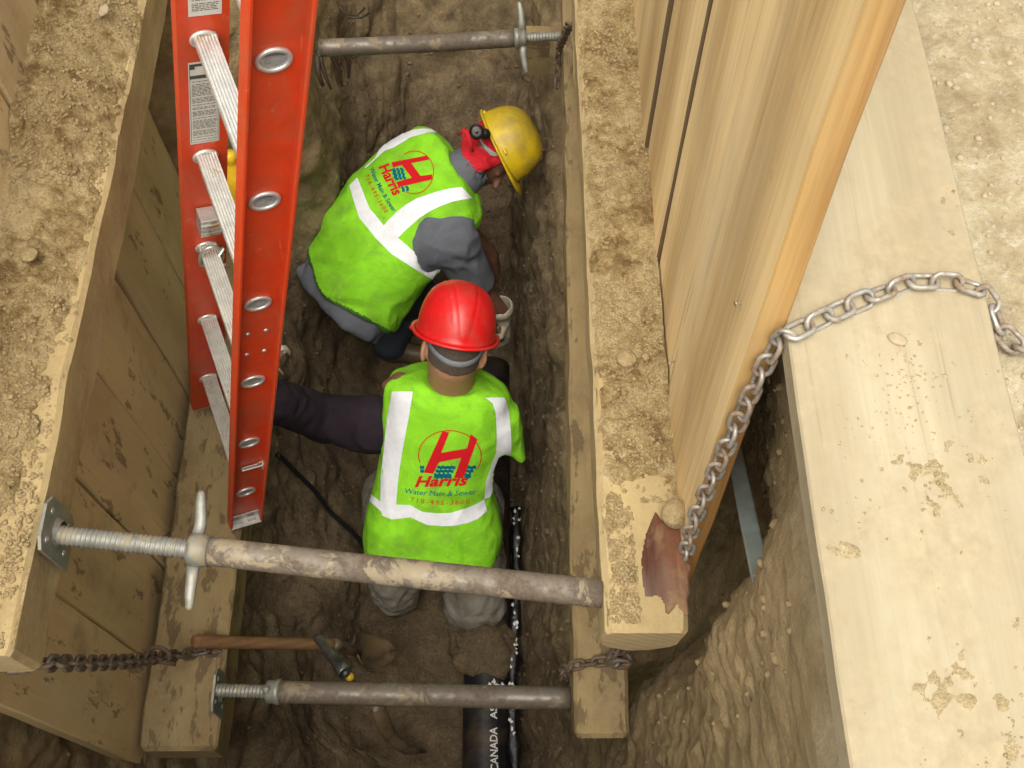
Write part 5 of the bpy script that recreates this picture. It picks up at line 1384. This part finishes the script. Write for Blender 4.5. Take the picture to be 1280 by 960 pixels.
def glove2(P):
    d = hand_sdf(P, Rw2 + (W(640, 430, D=3.66) - Rw2).normalized() * .005, W(640, 430, D=3.66) - Rw2, (-1, 0, -.3), -1, .35, 1.14)
    e = (W(640, 430, D=3.66) - Rw2).normalized()
    cuff = cone(P, Rw2 - e * .035, Rw2 + e * .01, .050, .036); return np.maximum(smin(d, cuff, .012), -cone(P, Rw2 - e * .09, Rw2 - e * .012, .046, .034))
gd_lo = Rw2 - Vector((.13, .17, .28)); surface('work_glove', glove2, gd_lo, Rw2 + Vector((.13, .15, .12)), .0045, M['glove'], p2, 1)
make_helmet(Bc2, up2, fr2, .108, .132, .140, M['yellow_shell'], p2, ridge=0, visor=.030)
mb = MB(); fcs = side2 if side2.dot(Vector((0, 0, 1))) > 0 else -side2
for dy, dz in ((.03, .02), (-.125, .006), (.118, .006)):
    c = Bc2 + fcs * (.112 if abs(dy) < .1 else .03) + fr2 * dy + up2 * dz; mb = MB(); mb.box(c, fr2, up2, fcs, .010, .006, .004, ch=.002); mb.build('helmet_slot', M['yellow_shell'], p2)
def band2(P):
    q = P - A(*sk2); z = q @ A(*up2); y = q @ A(*fr2)
    d = ell(P, sk2 - fr2 * .010, (side2, fr2, up2), (.084, .103, .094))
    d = smin(d, cone(P, nk2 + s2 * .06, sk2 - up2 * .05 - fr2 * .03, .068, .066), .02)
    return np.maximum(np.maximum(d, (-.085 - z) + np.abs(y + .02) * .2), y - .055)
bo, bb = surface('bandana', band2, sk2 - Vector((.15, .15, .15)), sk2 + Vector((.15, .15, .15)), .0045, M['bandana'], p2, 1, lambda P, N: wrk(P, 22, .004, 120))
mb = MB(); mb.tube([W(574, 168, z=3.60), W(579, 163, z=3.58), W(584, 166, z=3.57), W(588, 178, z=3.58), W(591, 190, z=3.60)], [.008, .010, .008, .006, .006], 8, flat=.5)
mb.build('bandana_tail', M['bandana'], p2, True)
c = W(596, 165, z=3.58); mb = MB(); ax_ = (Vector((0, 0, CZ)) - c).normalized()
mb.lathe(c - ax_ * .03, ax_, [(0, .018), (.008, .026), (.022, .027), (.030, .022), (.033, .014), (.031, .008), (.035, 0)], 18); mb.lathe(c - ax_ * .03 + Vector((.028, .0, -.01)), ax_, [(0, .02), (.02, .018), (.024, 0)], 14)
mb.build('ear_defender', M['black_rub'], p2, True)
band('headband', [(598, 172), (608, 183), (616, 189), (624, 192)], [(601, 179), (606, 187), (613, 195), (622, 195)], bb, M['grey_tape'], p2, 16, 3, .004)
# vest 2 decals
band('reflective_band', c7((780, 15), (640, 8), (480, 35), (340, 115), (260, 195), (215, 280), (120, 365)), c7((830, 45), (700, 45), (540, 90), (385, 185), (300, 215), (240, 270), (130, 372)), v2b, SV, p2)
band('reflective_band', [(447, 222), (456, 245), (462, 260), (480, 282), (495, 295), (520, 316.5), (545, 330), (568, 342)], [(437, 232), (442, 250), (449, 272), (470, 298), (490, 318), (520, 337), (541, 350), (560, 357)], v2b, SV, p2)
band('reflective_band', c7((1010, 545), (900, 560), (780, 590), (600, 650), (500, 710), (420, 770), (330, 860), (285, 915)), c7((1110, 650), (1010, 665), (930, 680), (800, 730), (700, 780), (620, 835), (480, 960), (420, 1020)), v2b, SV, p2)
polyfill('emblem_letter', [c7((365, 318), (690, 255), (718, 292), (548, 325), (635, 443), (742, 428), (742, 476), (432, 546), (408, 500), (552, 460), (462, 340), (378, 368))], v2b, P1r, p2)
ringband('emblem_ring', c7((575, 410))[0], 24.2, 26.6, .12, 1.2, v2b, M['orange_print'], p2, -math.pi * .72, math.pi * .60)
wv_ = []
for j in range(3):
    x0, y0 = 400 + j * 34, 372 - j * 4
    wv_.append(wave_poly(*c7((x0, y0), (x0 + 32, y0 + 108)), (-1, .2), (26 if j else 34) / 7.39, 3, .16))
    if j: wv_.append(wave_poly(*c7((440 + j * 38, 545 - j * 6), (455 + j * 38, 592 - j * 6)), (-1, .2), 24 / 7.39, 1.5, .16))
wavy('emblem_wave', wv_, v2b, p2)
lettering('Harris', c7((248, 362))[0], (18.5, 36), (13, -5.0), v2b, P1r, p2, bold=.035)
lettering('Water Main & Sewer', c7((162, 378))[0], (29.5, 54), (5.4, -2.8), v2b, M['teal_print'], p2, bold=.012, bend=.3)
lettering('718-495-3600', c7((118, 440))[0], (25.5, 47), (4.8, -2.4), v2b, M['orange_print'], p2, bold=.02, spacing=1.3, bend=.3)
